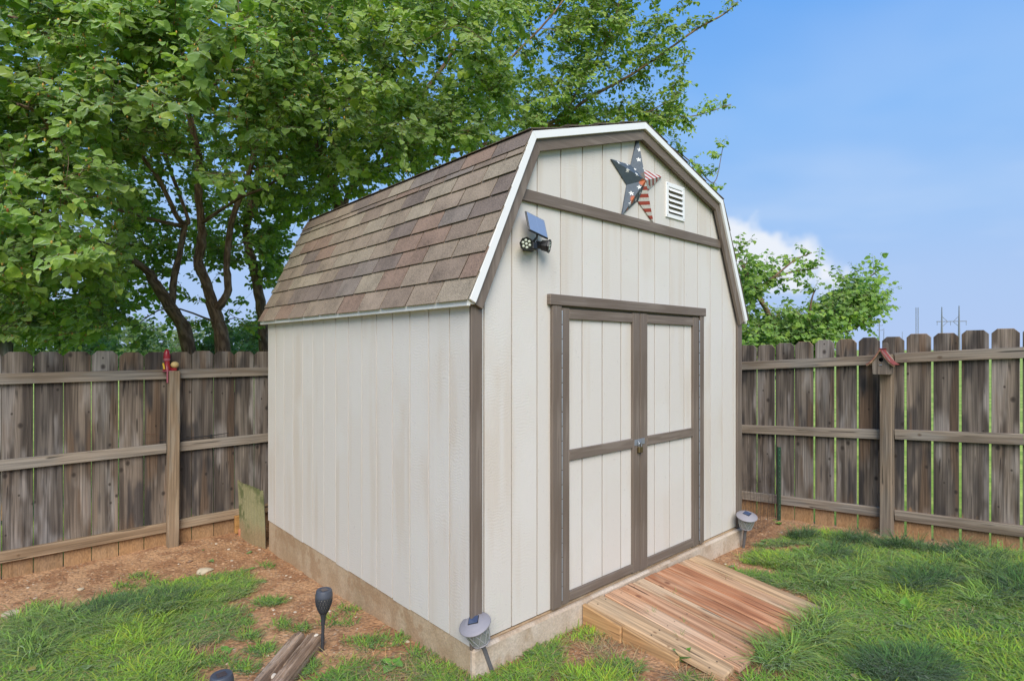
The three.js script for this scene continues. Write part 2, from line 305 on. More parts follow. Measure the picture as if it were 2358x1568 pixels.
{
  const x0 = -7, x1 = FX + .06, z0 = FZ - .08, z1 = 6, nx = 280, nz = 250, g = new THREE.PlaneGeometry(1, 1, nx, nz), p = g.attributes.position, uv = g.attributes.uv;
  for (let i = 0; i < p.count; i++) { const a = p.getX(i) + .5, b = .5 - p.getY(i), x = lerp(x0, x1, a), z = lerp(z0, z1, b); let y = groundY(x, z); const inShed = Math.min(x, 3.05 - x, -z, z + 3.02); if (inShed > .1) y -= .1 * sstep(.1, .3, inShed); p.setXYZ(i, x, y, z); uv.setXY(i, a, b); }
  g.computeVertexNormals();
  const dirt = tex(2048, 2048, (u, v) => {
    const x = lerp(x0, x1, u), z = lerp(z0, z1, v);
    const a = fbm(x * 2.2, z * 2.2, 221, 4), b = fbm(x * 11, z * 11, 223, 3), f = noise(x * 95, z * 95, 225), sp = hash(Math.floor(x * 110), Math.floor(z * 110), 227);
    let c = mix3([.355, .185, .088], [.44, .255, .135], sstep(.3, .7, a)); c = mix3(c, [.27, .132, .062], sstep(.45, .7, b) * .85); c = mul3(c, .66 + .64 * f);
    if (sp > .985) c = mix3(c, [.55, .47, .38], .6); else if (sp < .02) c = mul3(c, .55);
    if (x > -4.5 && z < 4.5) { const gr = cover(x, z); if (gr > .02) c = mix3(c, mix3([.155, .125, .055], [.12, .135, .045], b), gr * .8); }
    return c;
  });
  const db = tex(512, 512, (u, v) => fbm(u * 60, v * 60, 231, 4, 60, 60), [10, 9], false);
  structure('ground', g, std({ map: dirt, bumpMap: db, bumpScale: .012, roughness: 1 }), 'bare reddish brown dirt yard with patchy grass around the shed');
  // the land beyond the fences
  const far = new THREE.CircleGeometry(1600, 96); far.rotateX(-Math.PI / 2); far.translate(0, -.37, 0);
  const field = tex(1024, 1024, (u, v) => { const a = fbm(u * 30, v * 30, 241, 5, 30, 30), b = fbm(u * 200, v * 200, 243, 3, 200, 200); return mul3(mix3([.20, .31, .03], [.34, .42, .07], sstep(.3, .7, a)), .7 + .6 * b); }, [200, 200]);
  structure('field', far, std({ map: field, roughness: 1 }), 'open green field reaching the horizon beyond the fences');
}

// ------------------------------------------------------------------ shed
const CX = 1.515;
const OUT = [[CX - 1.565, 1.832], [CX - 1.112, 2.816], [CX, 3.165], [CX + 1.112, 2.816], [CX + 1.565, 1.832]];
function inset(pts, d) { // parallel outline, d inwards (downwards)
  const n = pts.length, res = [];
  const dir = (a, b) => { const l = Math.hypot(b[0] - a[0], b[1] - a[1]); return [(b[0] - a[0]) / l, (b[1] - a[1]) / l]; };
  for (let i = 0; i < n; i++) {
    const t0 = i ? dir(pts[i - 1], pts[i]) : dir(pts[0], pts[1]), t1 = i < n - 1 ? dir(pts[i], pts[i + 1]) : t0;
    const n0 = [t0[1], -t0[0]], n1 = [t1[1], -t1[0]], m = [n0[0] + n1[0], n0[1] + n1[1]], k = d / ((m[0] * n0[0] + m[1] * n0[1]));
    res.push([pts[i][0] + m[0] * k, pts[i][1] + m[1] * k]);
  }
  return res;
}
const lineY = (pts, x) => { for (let i = 0; i < pts.length - 1; i++) if (x <= pts[i + 1][0] || i === pts.length - 2) { const [a, b] = [pts[i], pts[i + 1]]; return lerp(a[1], b[1], (x - a[0]) / (b[0] - a[0])); } };
{
  const R = rng(77), shed = thing('garden_shed', 'cream barn shed with brown trim and gambrel shingle roof', 'shed');
  const W = 3.05, D = 3.02, IN = inset(OUT, .075);
  // foundation
  mesh('foundation', span(.006, W - .006, -.55, -.007, -D + .01, -.004, .006, 'x'), M.slab, shed);
  mesh('foundation_ledge', span(-.004, W + .01, -.55, -.012, -.003, .036, .012, 'x', [.3, 0]), M.ledge, shed);
  // walls behind the boards
  const prof = [[.014, 0], ...IN.map(([x, y]) => [clamp(x, .014, W - .014), y]), [W - .014, 0]];
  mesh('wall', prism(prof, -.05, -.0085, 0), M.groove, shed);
  mesh('wall', prism(prof, -D, -D + .04, 0), M.siding[0], shed);
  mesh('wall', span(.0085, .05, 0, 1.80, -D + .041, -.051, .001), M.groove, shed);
  mesh('wall', span(W - .05, W, 0, 1.80, -D + .041, -.051, .001), M.siding[0], shed);
  // front boards
  const gro = .0095, cuts = [.004]; for (let i = 0; i < 15; i++) cuts.push(.0985 + .2032 * i); cuts.push(W - .004);
  const BAND = 2.455;
  const hull = [[.004, 0], ...IN.map(([x, y]) => [clamp(x, .004, W - .004), y]), [W - .004, 0]];
  const clip = (poly) => { // a board cut to the gable outline
    for (let i = 0; i < hull.length; i++) { const p = hull[i], q = hull[(i + 1) % hull.length], inside = (v) => (q[0] - p[0]) * (v[1] - p[1]) - (q[1] - p[1]) * (v[0] - p[0]) <= 1e-9, out = [];
      for (let k = 0; k < poly.length; k++) { const u = poly[k], v = poly[(k + 1) % poly.length], a = inside(u), b = inside(v), cut = () => { const d1 = (q[0] - p[0]) * (u[1] - p[1]) - (q[1] - p[1]) * (u[0] - p[0]), d2 = (q[0] - p[0]) * (v[1] - p[1]) - (q[1] - p[1]) * (v[0] - p[0]), t = d1 / (d1 - d2); return [lerp(u[0], v[0], t), lerp(u[1], v[1], t)]; }; if (a) { out.push(u); if (!b) out.push(cut()); } else if (b) out.push(cut()); }
      poly = out; if (poly.length < 3) return null; }
    return poly;
  };
  for (let i = 0; i < cuts.length - 1; i++) {
    const a = cuts[i] + (i ? gro / 2 : 0), b = cuts[i + 1] - gro / 2, lo = a > .69 && b < 2.34 ? 1.872 : .004;
    const low = clip([[a, lo], [b, lo], [b, BAND], [a, BAND]]), high = clip([[a, BAND + .003], [b, BAND + .003], [b, 3.3], [a, 3.3]]);
    if (low) mesh('siding_board', prism(low, -.010, 0, .0006, 'y', [i * .37, R()]), M.siding[i % 3], shed);
    if (high) mesh('siding_board', prism(high, -.009, .001, .0006, 'y', [i * .37 + .11, R()]), M.siding[(i + 1) % 3], shed);
  }
  // left side boards
  const zc = [-.004]; for (let j = 0; j < 14; j++) zc.push(-(.182 + .2032 * j)); zc.push(-D + .004);
  for (let j = 0; j < zc.length - 1; j++) {
    const a = zc[j] - (j ? gro / 2 : 0), b = zc[j + 1] + gro / 2, low = -.004 - (j % 4 === 3 ? .006 : 0) - R() * .002;
    const g = prism([[b, low], [a, low], [a, 1.806], [b, 1.806]], 0, .010, .0005, 'y', [j * .41, R()]);
    g.rotateY(-Math.PI / 2); g.translate(.010, 0, 0);                                  // x of the shape runs along z, outer face at x = 0
    mesh('siding_board', g, M.siding[(j * 2 + 1) % 3], shed);
  }
  // corner trim, band, rake boards
  mesh('corner_trim', span(-.005, .070, -.018, 1.868, .0015, .021, .003), M.trim, shed);
  mesh('corner_trim', span(W - .068, W + .012, -.006, 1.868, .0015, .021, .003), M.trim, shed);
  { const q = inset(OUT, .118), xl = lerp(q[0][0], q[1][0], (2.46 - q[0][1]) / (q[1][1] - q[0][1])); mesh('band_trim', span(xl - .012, 2 * CX - xl + .012, 2.424, 2.494, .002, .0225, .003, 'x'), M.trim, shed); }
  const o0 = OUT, o1 = inset(OUT, .040), o2 = inset(OUT, .112);
  for (let i = 0; i < 4; i++) {
    mesh('rake_trim', prism([o2[i], o2[i + 1], inset(OUT, .036)[i + 1], inset(OUT, .036)[i]], .0225, .0465, .002, i % 3 ? 'x' : 'y', [R(), R()]), M.trim, shed);
    mesh('drip_edge', prism([inset(OUT, .044)[i], inset(OUT, .044)[i + 1], o0[i + 1], o0[i]], .047, .066, .0015, 'x'), M.white, shed);
  }
  mesh('eave_drip', span(-.052, -.030, 1.798, 1.831, -D - .05, .046, .003, 'z'), M.white, shed);
  mesh('eave_board', span(-.029, .03, 1.808, 1.836, -D - .04, .044, .002, 'z'), M.white, shed);
  mesh('eave_drip', span(W + .032, W + .054, 1.798, 1.831, -D - .05, .046, .003, 'z'), M.white, shed);
  // roof
  const d0 = inset(OUT, .003), d1 = inset(OUT, .034), deck = [...d0, ...d1.slice().reverse()];
  const roof = mesh('roof', prism(deck, -D - .055, .046, 0, 'z'), M.shingleDark, shed);
  const course = (E, B, ts, tabs) => {
    const e = V3(E[0], E[1], 0), dir = V3(B[0] - E[0], B[1] - E[1], 0), L = dir.length(); dir.normalize(); let nrm = V3(-dir.y, dir.x, 0); if (nrm.y < 0) nrm.negate();
    for (let k = 0; k < ts.length - 1; k++) {
      const t0 = ts[k] * L - (k ? 0 : .014), t1 = Math.min(ts[k + 1] * L + .035, L + .004), w = tabs ? .305 : 4, off = tabs ? (k % 2) * .152 + (R() - .5) * .02 : 0;
      for (let z = .068 + (tabs ? off : 0); z > -D - .06; z -= w) {
        const za = Math.min(.068, z), zb = Math.max(z - w + (tabs ? .0095 : 0), -D - .058); if (za - zb < .02) continue;
        const sag = (R() - .5) * .004, g = cbox(.0042, t1 - t0, za - zb, .0008, 'y', [R() * 3, R() * 3]);
        const m = mesh('shingle', g, tabs ? M.shingle[Math.floor(R() * R() * 2.2 * M.shingle.length) % M.shingle.length] : M.shingleDark, roof);
        const lift = .0165 + (R() - .5) * .003, mid = (t0 + t1) / 2;
        const lo = e.clone().addScaledVector(dir, t0 + sag).addScaledVector(nrm, lift), hi = e.clone().addScaledVector(dir, t1 + sag).addScaledVector(nrm, .0032);
        const y = hi.clone().sub(lo).normalize(), zz = V3(0, 0, 1), x = V3().crossVectors(y, zz).normalize();
        m.matrixAutoUpdate = true; m.quaternion.setFromRotationMatrix(new THREE.Matrix4().makeBasis(x, y, zz));
        m.position.copy(lo).lerp(hi, .5); m.position.z = (za + zb) / 2;
      }
    }
  };
  course(OUT[0], OUT[1], [0, .119, .261, .375, .494, .613, .735, .85, .893, 1], true);
  course(OUT[1], OUT[2], [0, .25, .5, .75, 1], false);
  course(OUT[3], OUT[2], [0, .25, .5, .75, 1], false);
  course(OUT[4], OUT[3], [0, .25, .5, .75, 1], false);
  // doors
  mesh('door_header', span(.584, 2.412, 1.839, 1.904, .0015, .032, .003, 'x'), M.trim, shed);
  mesh('door_jamb', span(.612, .694, .006, 1.838, .0018, .0245, .003), M.trim, shed);
  mesh('door_jamb', span(2.334, 2.392, .006, 1.838, .0018, .0245, .003), M.trim, shed);
  const lattice = []; for (let i = 0; i < 15; i++) lattice.push(.0985 + .2032 * i);
  for (const [x0, x1, s0, s1] of [[.703, 1.512, .066, .082], [1.521, 2.318, .084, .084]]) {
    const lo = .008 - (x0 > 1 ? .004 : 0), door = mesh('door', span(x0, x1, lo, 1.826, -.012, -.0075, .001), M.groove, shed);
    let xs = [x0 + s0 - .02, ...lattice.filter((g) => g > x0 + s0 && g < x1 - s1), x1 - s1 + .02];
    for (let i = 0; i < xs.length - 1; i++) mesh('siding_board', span(xs[i] + (i ? gro / 2 : 0), xs[i + 1] - (i < xs.length - 2 ? gro / 2 : 0), lo + .02, 1.80, -.0072, -.0005, .0012, 'y', [i * .43 + x0, R()]), M.siding[(i + 2) % 3], door);
    mesh('stile', span(x0, x0 + s0, lo, 1.826, -.0002, .0195, .003), M.trim, door);
    mesh('stile', span(x1 - s1, x1, lo, 1.826, -.0002, .0195, .003), M.trim, door);
    for (const [a, b] of [[lo + .006, .071], [.882, .948], [1.759, 1.821]]) mesh('rail', span(x0 + s0 + .001, x1 - s1 - .001, a, b, -.0001, .0185, .003, 'x', [R(), R()]), M.trim, door);
    const hx = x0 < 1 ? x0 - .0045 : x1 + .0075; // long hinge: a row of knuckles
    for (let y = lo + .03; y < 1.80; y += .0888) mesh('hinge_knuckle', moved(lathe([[0, 0], [.0042, .001], [.0042, .083], [0, .084]], 8), hx, y, .021), M.galv, door);
  }
  // hasp
  mesh('hasp', span(1.492, 1.566, .899, .940, .0198, .0228, .001), M.galv, shed);
  mesh('hasp', moved(new THREE.TorusGeometry(.0105, .0032, 8, 16), 1.487, .917, .029), M.galv, shed);
  mesh('hasp', span(1.445, 1.491, .897, .938, .0198, .0222, .001), M.galv, shed);
  // gable vent
  const [vx0, vx1, vy0, vy1] = [1.860, 2.117, 2.567, 2.831], vr = .032;
  const hole = new THREE.Path([[vx0 + vr, vy0 + vr], [vx0 + vr, vy1 - vr], [vx1 - vr, vy1 - vr], [vx1 - vr, vy0 + vr]].map(([x, y]) => new THREE.Vector2(x, y)));
  const vent = mesh('vent', prism([[vx0, vy0], [vx1, vy0], [vx1, vy1], [vx0, vy1]], .0012, .013, .0015, 'y', [0, 0], [hole]), M.white, shed);
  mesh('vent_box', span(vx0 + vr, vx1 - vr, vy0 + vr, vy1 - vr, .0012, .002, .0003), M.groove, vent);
  for (let i = 0; i < 5; i++) { const g = cbox(vx1 - vx0 - 2 * vr - .001, .036, .0028, .0008, 'x'); g.rotateX(-.62); g.translate((vx0 + vx1) / 2, vy0 + vr + .022 + i * .040, .0135); mesh('louver', g, M.white, vent); }
  for (const x of [vx0 + .014, vx1 - .014]) for (const y of [vy0 + .014, vy1 - .014]) mesh('screw', moved(lathe([[0, .003], [.004, .0025], [.0045, 0]], 8).rotateX(Math.PI / 2), x, y, .0128), M.galv, vent);
}
// padlock on the hasp
{
  const t = thing('padlock', 'small weathered brass padlock hanging from the door hasp', 'padlock', [1.487, .846, .034]);
  mesh('body', moved(cbox(.046, .042, .02, .004), .006, .021, 0), std({ color: lin(.16, .12, .055), metalness: .7, roughness: .55 }), t);
  mesh('shackle', taper(smooth([V3(-.008, .04, 0), V3(-.009, .06, 0), V3(0, .072, 0), V3(.015, .074, 0), V3(.021, .06, 0), V3(.02, .04, 0)], 4), Array(21).fill(.0034), 8), M.metal, t);
}

// ------------------------------------------------------------------ barn star
{
  const C = [1.497, 2.752], R0 = .318, r0 = .131;
  const pr = (u, v) => { // print, u and v over the star's square, 0..1
    const x = (u - .5) * 2, y = (v - .5) * 2, f = noise(u * 90, v * 90, 301), b = fbm(u * 7, v * 7, 303, 3);
    let c;
    const red = (x > .02 && !(y > .28 && x < .16));
    if (red) {
      const s = y > -.02 ? (y * .88 + x * .42) : (y * 1 - x * .12), k = mod(s * 6.6 + .3, 1);
      c = k < .5 ? [.36, .065, .05] : [.60, .58, .56];
    } else {
      c = mix3([.055, .078, .105], [.08, .10, .125], b);
      for (const [sx, sy, r] of [[-.02, .70, .042], [-.07, .47, .044], [.03, .26, .044], [-.74, .27, .04], [-.50, .14, .044], [-.24, .10, .042], [-.62, .335, .03], [-.40, .30, .03], [-.18, .235, .03], [-.15, -.17, .044], [-.33, -.32, .046], [-.37, -.56, .046], [-.12, -.42, .036], [-.25, -.62, .032], [-.03, -.26, .032]]) {
        const dx = x - sx, dy = y - sy, a = Math.atan2(dx, dy), q = Math.hypot(dx, dy), w = Math.cos(Math.PI / 5) / Math.cos(mod(a + Math.PI / 5, Math.PI * 2 / 5) - Math.PI / 5), pt = .38 + .62 * Math.pow(Math.abs(Math.cos(a * 2.5)), 2.2);
        if (q < r * pt * 1.15) c = [.74, .74, .72];
      }
      for (const [sx, sy, rx, ry] of [[-.05, -.06, .10, .09], [-.30, -.48, .09, .13], [-.41, -.68, .05, .07]]) { const q = Math.hypot((x - sx) / rx, (y - sy) / ry) + (b - .5) * 1.2; if (q < 1 && c[0] < .5) c = mix3(c, [.42, .095, .022], sstep(1, .55, q)); }
      const q = Math.hypot((x + .02) / .1, (y - .08) / .12) + (f - .5) * .5; if (q < 1 && c[0] < .5) c = mix3(c, [.13, .085, .035], .6 * sstep(1, .5, q));
    }
    return mul3(c, .88 + .24 * f);
  };
  const m = std({ map: tex(768, 768, pr), roughness: .5 });
  const st = thing('barn_star', 'metal barn star painted with stars and stripes on the gable', 'star', [C[0], C[1], .003]);
  const P = []; for (let k = 0; k < 10; k++) { const a = Math.PI / 2 + k * Math.PI / 5 + .012, r = k % 2 ? r0 : R0; P.push([Math.cos(a) * r, Math.sin(a) * r]); }
  const uvOf = (p) => [p[0] / (2 * R0) + .5, p[1] / (2 * R0) + .5];
  for (let k = 0; k < 10; k += 2) { // each arm: two raised faces and their folded rims
    const tip = P[k], l = P[(k + 1) % 10], r = P[(k + 9) % 10], ap = [0, 0], z = .004, ztip = .012, zA = .074, pos = [], uv = [];
    const tri = (...q) => q.forEach(([p, zz]) => { pos.push(p[0], p[1], zz); uv.push(...uvOf(p)); });
    tri([ap, zA], [tip, ztip], [l, z]); tri([ap, zA], [r, z], [tip, ztip]);
    tri([tip, ztip], [tip, 0], [l, z]); tri([l, z], [tip, 0], [l, 0]); tri([tip, ztip], [r, z], [tip, 0]); tri([r, z], [r, 0], [tip, 0]);
    const g = new THREE.BufferGeometry(); g.setAttribute('position', new THREE.Float32BufferAttribute(pos, 3)); g.setAttribute('uv', new THREE.Float32BufferAttribute(uv, 2)); g.computeVertexNormals();
    mesh('star_arm', g, m, st);
  }
}

// ------------------------------------------------------------------ twin spotlight with solar panel
{
  const c = V3(.415, 2.165, 0), t = thing('solar_floodlight', 'black twin-head solar security light mounted on the shed front', 'lamp', c.toArray());
  const lens = std({ color: lin(.50, .54, .44), roughness: .25 }), rim = std({ color: lin(.09, .10, .075), roughness: .35 });
  const mount = merged([moved(cbox(.075, .055, .03, .006), 0, 0, .0165), moved(cbox(.04, .045, .05, .006), -.004, -.004, .055)]);
  mesh('mount', mount, M.blackPlastic, t);
  for (const [p, dirv] of [[V3(-.088, -.006, .093), V3(-.62, -.20, .76)], [V3(.100, .004, .090), V3(.56, -.18, .80)]]) {
    const g = lathe([[0, -.080], [.022, -.080], [.024, -.05], [.030, -.045], [.034, -.012], [.039, -.008], [.039, .004], [.034, .004], [.033, -.004], [0, -.004]], 8); g.computeVertexNormals();
    const head = mesh('lamp_head', g.toNonIndexed(), M.blackPlastic, t); head.geometry.computeVertexNormals();
    head.quaternion.setFromUnitVectors(V3(0, 1, 0), dirv.clone().normalize()); head.position.copy(p);
    for (let k = 0; k < 7; k++) { const a = k * Math.PI / 3, r = k < 6 ? .0205 : 0; mesh('led_lens', moved(lathe([[0, .003], [.0045, .0025], [.0075, -.0005], [.0085, -.0035]], 10), Math.cos(a) * r, 0, Math.sin(a) * r), lens, head); }
    mesh('arm', bar(V3(p.x * .2, 0, .05), p.clone().addScaledVector(dirv.clone().normalize(), -.075), .014, 8), M.blackPlastic, t);
  }
  mesh('stem', taper([V3(-.008, .02, .065), V3(0, .045, .088), V3(.004, .075, .085)], [.007, .006, .007], 8), M.blackPlastic, t);
  const pv = new THREE.Group(); // panel leans back and sideways
  const panel = mesh('solar_panel', cbox(.162, .136, .010, .004), M.blackPlastic, t);
  panel.position.set(.006, .113, .078); panel.rotation.set(-.40, .10, -.16);
  const cell = tex(256, 256, (u, v) => { const a = Math.abs(mod(u * 2, 1) - .5) > .485 ? 1 : 0, b = Math.abs(mod(v * 22, 1) - .5) > .44 ? 1 : 0; return mix3([.33, .37, .45], [.46, .49, .55], Math.max(a, b * .45)); });  // cells paled to grey-blue: the sky's reflection is put into their colour
  const pg = new THREE.BoxGeometry(.146, .121, .002);
  mesh('solar_cells', moved(pg, 0, 0, .0058), phys({ map: cell, roughness: .3, metalness: .5, clearcoat: 1, clearcoatRoughness: .06 }), panel);
}

// ------------------------------------------------------------------ ramp
{
  const R = rng(19), ramp = thing('wooden_ramp', 'weathered reddish plank ramp leading up to the shed doors', 'ramp', [0, 0, 0]);
  const bnd = [.895, 1.068, 1.214, 1.358, 1.484, 1.626, 1.766, 1.909, 2.030, 2.172], zEnd = [.935, .955, .935, .97, .962, .976, .98, .99, .998];
  const yTop = -.022, yBot = -.128;
  for (let i = 0; i < 9; i++) {
    const x0 = bnd[i] + .0035, x1 = bnd[i + 1] - .0035, zt = .040 + i * .006 + R() * .006, zb = zEnd[i] + (R() - .5) * .016, th = i === 0 ? .040 : .032, L = Math.hypot(zb - zt, yTop - yBot), ang = Math.atan2(yTop - yBot, zb - zt);
    const g = cbox(x1 - x0, th, L, i === 0 ? .008 : .004, 'z', [i * .31 + .1, R() * 2]);
    const p = g.attributes.position; for (let k = 0; k < p.count; k++) { const cup = Math.pow(p.getX(k) / ((x1 - x0) / 2), 2) * .002; p.setY(k, p.getY(k) + cup); } g.computeVertexNormals();
    const m = mesh('plank', g, i === 0 ? M.rampPale : i === 8 ? M.rampPale : M.ramp[[0, 0, 2, 3, 1, 1, 2, 4][i - 1] ?? 0], ramp);
    m.rotation.x = ang; m.rotation.z = (R() - .5) * .010; m.rotation.y = (R() - .5) * .008 + (i === 0 ? .05 : 0); m.position.set((x0 + x1) / 2 + (i === 0 ? .02 : 0), (yTop + yBot) / 2 - th / 2 + (R() - .5) * .004 - (i === 0 ? .002 : 0), (zt + zb) / 2);
  }
  const scr = lathe([[0, .0012], [.0042, .001], [.0046, 0]], 8), scrM = std({ color: lin(.10, .075, .055), metalness: .4, roughness: .6 });
  for (let i = 0; i < 9; i++) for (const z of [.10, .50, .86]) for (const u of [.25, .75]) { const m = mesh('screw', scr, scrM, ramp); m.position.set(lerp(bnd[i], bnd[i + 1], u) + (R() - .5) * .012, lerp(yTop, yBot, (z - .045) / .91) + .0015, z + (R() - .5) * .012); m.rotation.x = .117; }
  // side boards, cut to the slope, in two lengths
  const side = (x, za, zb, m, y0) => { const ya = lerp(yTop, yBot, (za - .04) / .9), yb = lerp(yTop, yBot, (zb - .04) / .9); const g = prism([[za, -.30], [zb, -.30], [zb, yb - .006], [za, ya - .006]], 0, .036, .005, 'x', [x, za]); g.rotateY(-Math.PI / 2); g.translate(x + .036, 0, 0); mesh('side_board', g, m, ramp); };
  side(.862, .042, .335, M.rampTan); side(.872, .339, .70, M.rampTan); side(2.172, .085, .36, M.rampTan); side(2.168, .364, .72, M.rampTan);
  for (const x of [1.25, 1.75]) side(x, .07, .7, M.rampTan);
}

// ------------------------------------------------------------------ fences
const FGAP = .0055;
{
  const R = rng(5), fl = thing('wooden_fence', 'dark weathered dog-ear fence behind the shed and dirt strip', 'fence', [0, 0, 0]);
  const P = (x0, x1, yb, yt, z, mats, parent, i, dirtY, yaw) => {
    const e = .032 + R() * .008, w = x1 - x0, pts = [[0, yb], [w, yb], [w, yt - e], [w - e, yt], [e, yt], [0, yt - e]];
    const g = prism(pts, 0, .016, .002, 'y', [i * .2 + R() * .05, -yb]); const m = mesh('picket', g, mats[Math.floor(R() * mats.length)], parent);
    return m;
  };
  // edges measured along the run
  const edges = [-1.825, -1.631, -1.438, -1.247, -1.054, -.862, -.670, -.476, -.284, -.091, .097];
  for (let x = -2.02; x > -6.9; x -= .193) edges.unshift(x); for (let x = .29; x < 4.0; x += .193) edges.push(x);
  for (let i = 0; i < edges.length - 1; i++) {
    const x0 = edges[i] + FGAP * (.3 + R() * .5), x1 = edges[i + 1] - FGAP * (.3 + R() * .4), yt = 1.552 + (R() - .5) * .016, yb = -.275 + (R() - .5) * .02 - .01;
    const m = P(x0, x1, yb, yt, FZ, M.picket, fl, i); m.position.set(x0, 0, FZ - .008); m.rotation.z = (R() - .5) * .003; m.position.z += (R() - .5) * .005;
  }
  const rails = [[1.337, M.rail], [.652, M.rail], [-.074, M.railWarm]];
  for (const [a, b] of [[-3.15, -.690], [-.594, 1.85], [1.856, 4.06], [-5.6, -3.154]]) for (const [y, m] of rails) {
    const g = cbox(b - a, .088, .038, .004, 'x', [R() * 2, R() * 2]); const k = mesh('rail', g, m, fl); k.position.set((a + b) / 2, y + (a > -.7 && a < 0 ? .006 : 0), FZ + .008 + .0215); k.rotation.z = (R() - .5) * .006;
  }
  for (const x of [-.642, 1.853, -3.152, -5.65]) { const g = cbox(.092, 1.78, .092, .006, 'y', [R(), R()]); const k = mesh('post', g, M.post, fl); k.position.set(x, 1.372 - .89, FZ + .008 + .002 + .05 + .004); k.rotation.z = x === -.642 ? -.006 : 0; }

  const fr = thing('wooden_fence', 'sunlit weathered fence with open gaps and a birdhouse on its post', 'fence', [0, 0, 0]);
  const tilt = (z) => .066 * (z - .88);
  const ez = [-.515, -.321, -.131, .062, .246, .435, .631, .820, 1.009, 1.204, 1.395, 1.588, 1.775];
  for (let z = -.71; z > -3.6; z -= .193) ez.unshift(z); for (let z = 1.968; z < 5.2; z += .193) ez.push(z);
  for (let i = 0; i < ez.length - 1; i++) {
    const open = (ez[i] > .2 ? .020 : .011), z0 = ez[i] + open * (.35 + R() * .3), z1 = ez[i + 1] - open * (.35 + R() * .3), zm = (z0 + z1) / 2, base = groundBase(FX, zm);
    const yt = 1.690 + tilt(zm) * .95 + (R() - .5) * .016, yb = base - .02 + (R() - .5) * .02;
    const parts = (i === ez.findIndex((q) => q > 1.2) || Math.abs(zm - 1.30) < .02 && false) ? 1 : 1;
    const m = P(z0, z1, yb, yt, 0, M.picket, fr, i + 40); m.rotation.set((R() - .5) * .002, -Math.PI / 2, 0); m.position.set(FX + .008 + (R() - .5) * .005, 0, z0);
  }
  for (const [y, m] of [[1.484, M.rail], [.806, M.rail], [.090, M.rail]]) for (const [a, b] of [[-1.6, .833], [.931, 3.36], [3.364, 5.2], [-3.6, -1.604]]) {
    const g = cbox(.038, .088, b - a, .004, 'z', [R() * 2, R() * 2]); const k = mesh('rail', g, m, fr); k.position.set(FX - .0085 - .0205, y + tilt((a + b) / 2) + (R() - .5) * .01, (a + b) / 2); k.rotation.x = -Math.atan(.066) + (R() - .5) * .006;
  }
  for (const z of [.882, 3.362, -1.602]) { const ty = 1.528 + tilt(z), g = cbox(.094, 1.95, .094, .006, 'y', [R(), R()]); const k = mesh('post', g, z === .882 ? M.postGrey : M.post, fr); k.position.set(FX - .0085 - .052 - .004, ty - .975, z); }
}
// the next yard's fence, its top just showing at the far left
{
  const R = rng(31), t = thing('wooden_fence', 'taller brown fence of the next yard behind the dark fence', 'fence');
  const a = at(-160, 800, 6.2), b = at(30, 800, 6.2);
  for (let i = 0; i < 6; i++) { const p = a.clone().lerp(b, (i + .5) / 6), g = prism([[-.075, -.3], [.075, -.3], [.075, p.y + .04], [.05, p.y + .065], [-.05, p.y + .065], [-.075, p.y + .04]], 0, .016, .002, 'y', [i * .3, R()]); const m = mesh('picket', g, M.picket[i % 5], t); m.position.set(p.x, 0, p.z); m.rotation.y = Math.atan2(-(b.z - a.z), b.x - a.x); }
  const q = [a.clone(), b.clone()].map((p) => V3(p.x, 1.3, p.z - .05)); mesh('rail', bar(q[0], q[1], .035, 4), M.rail, t);
}

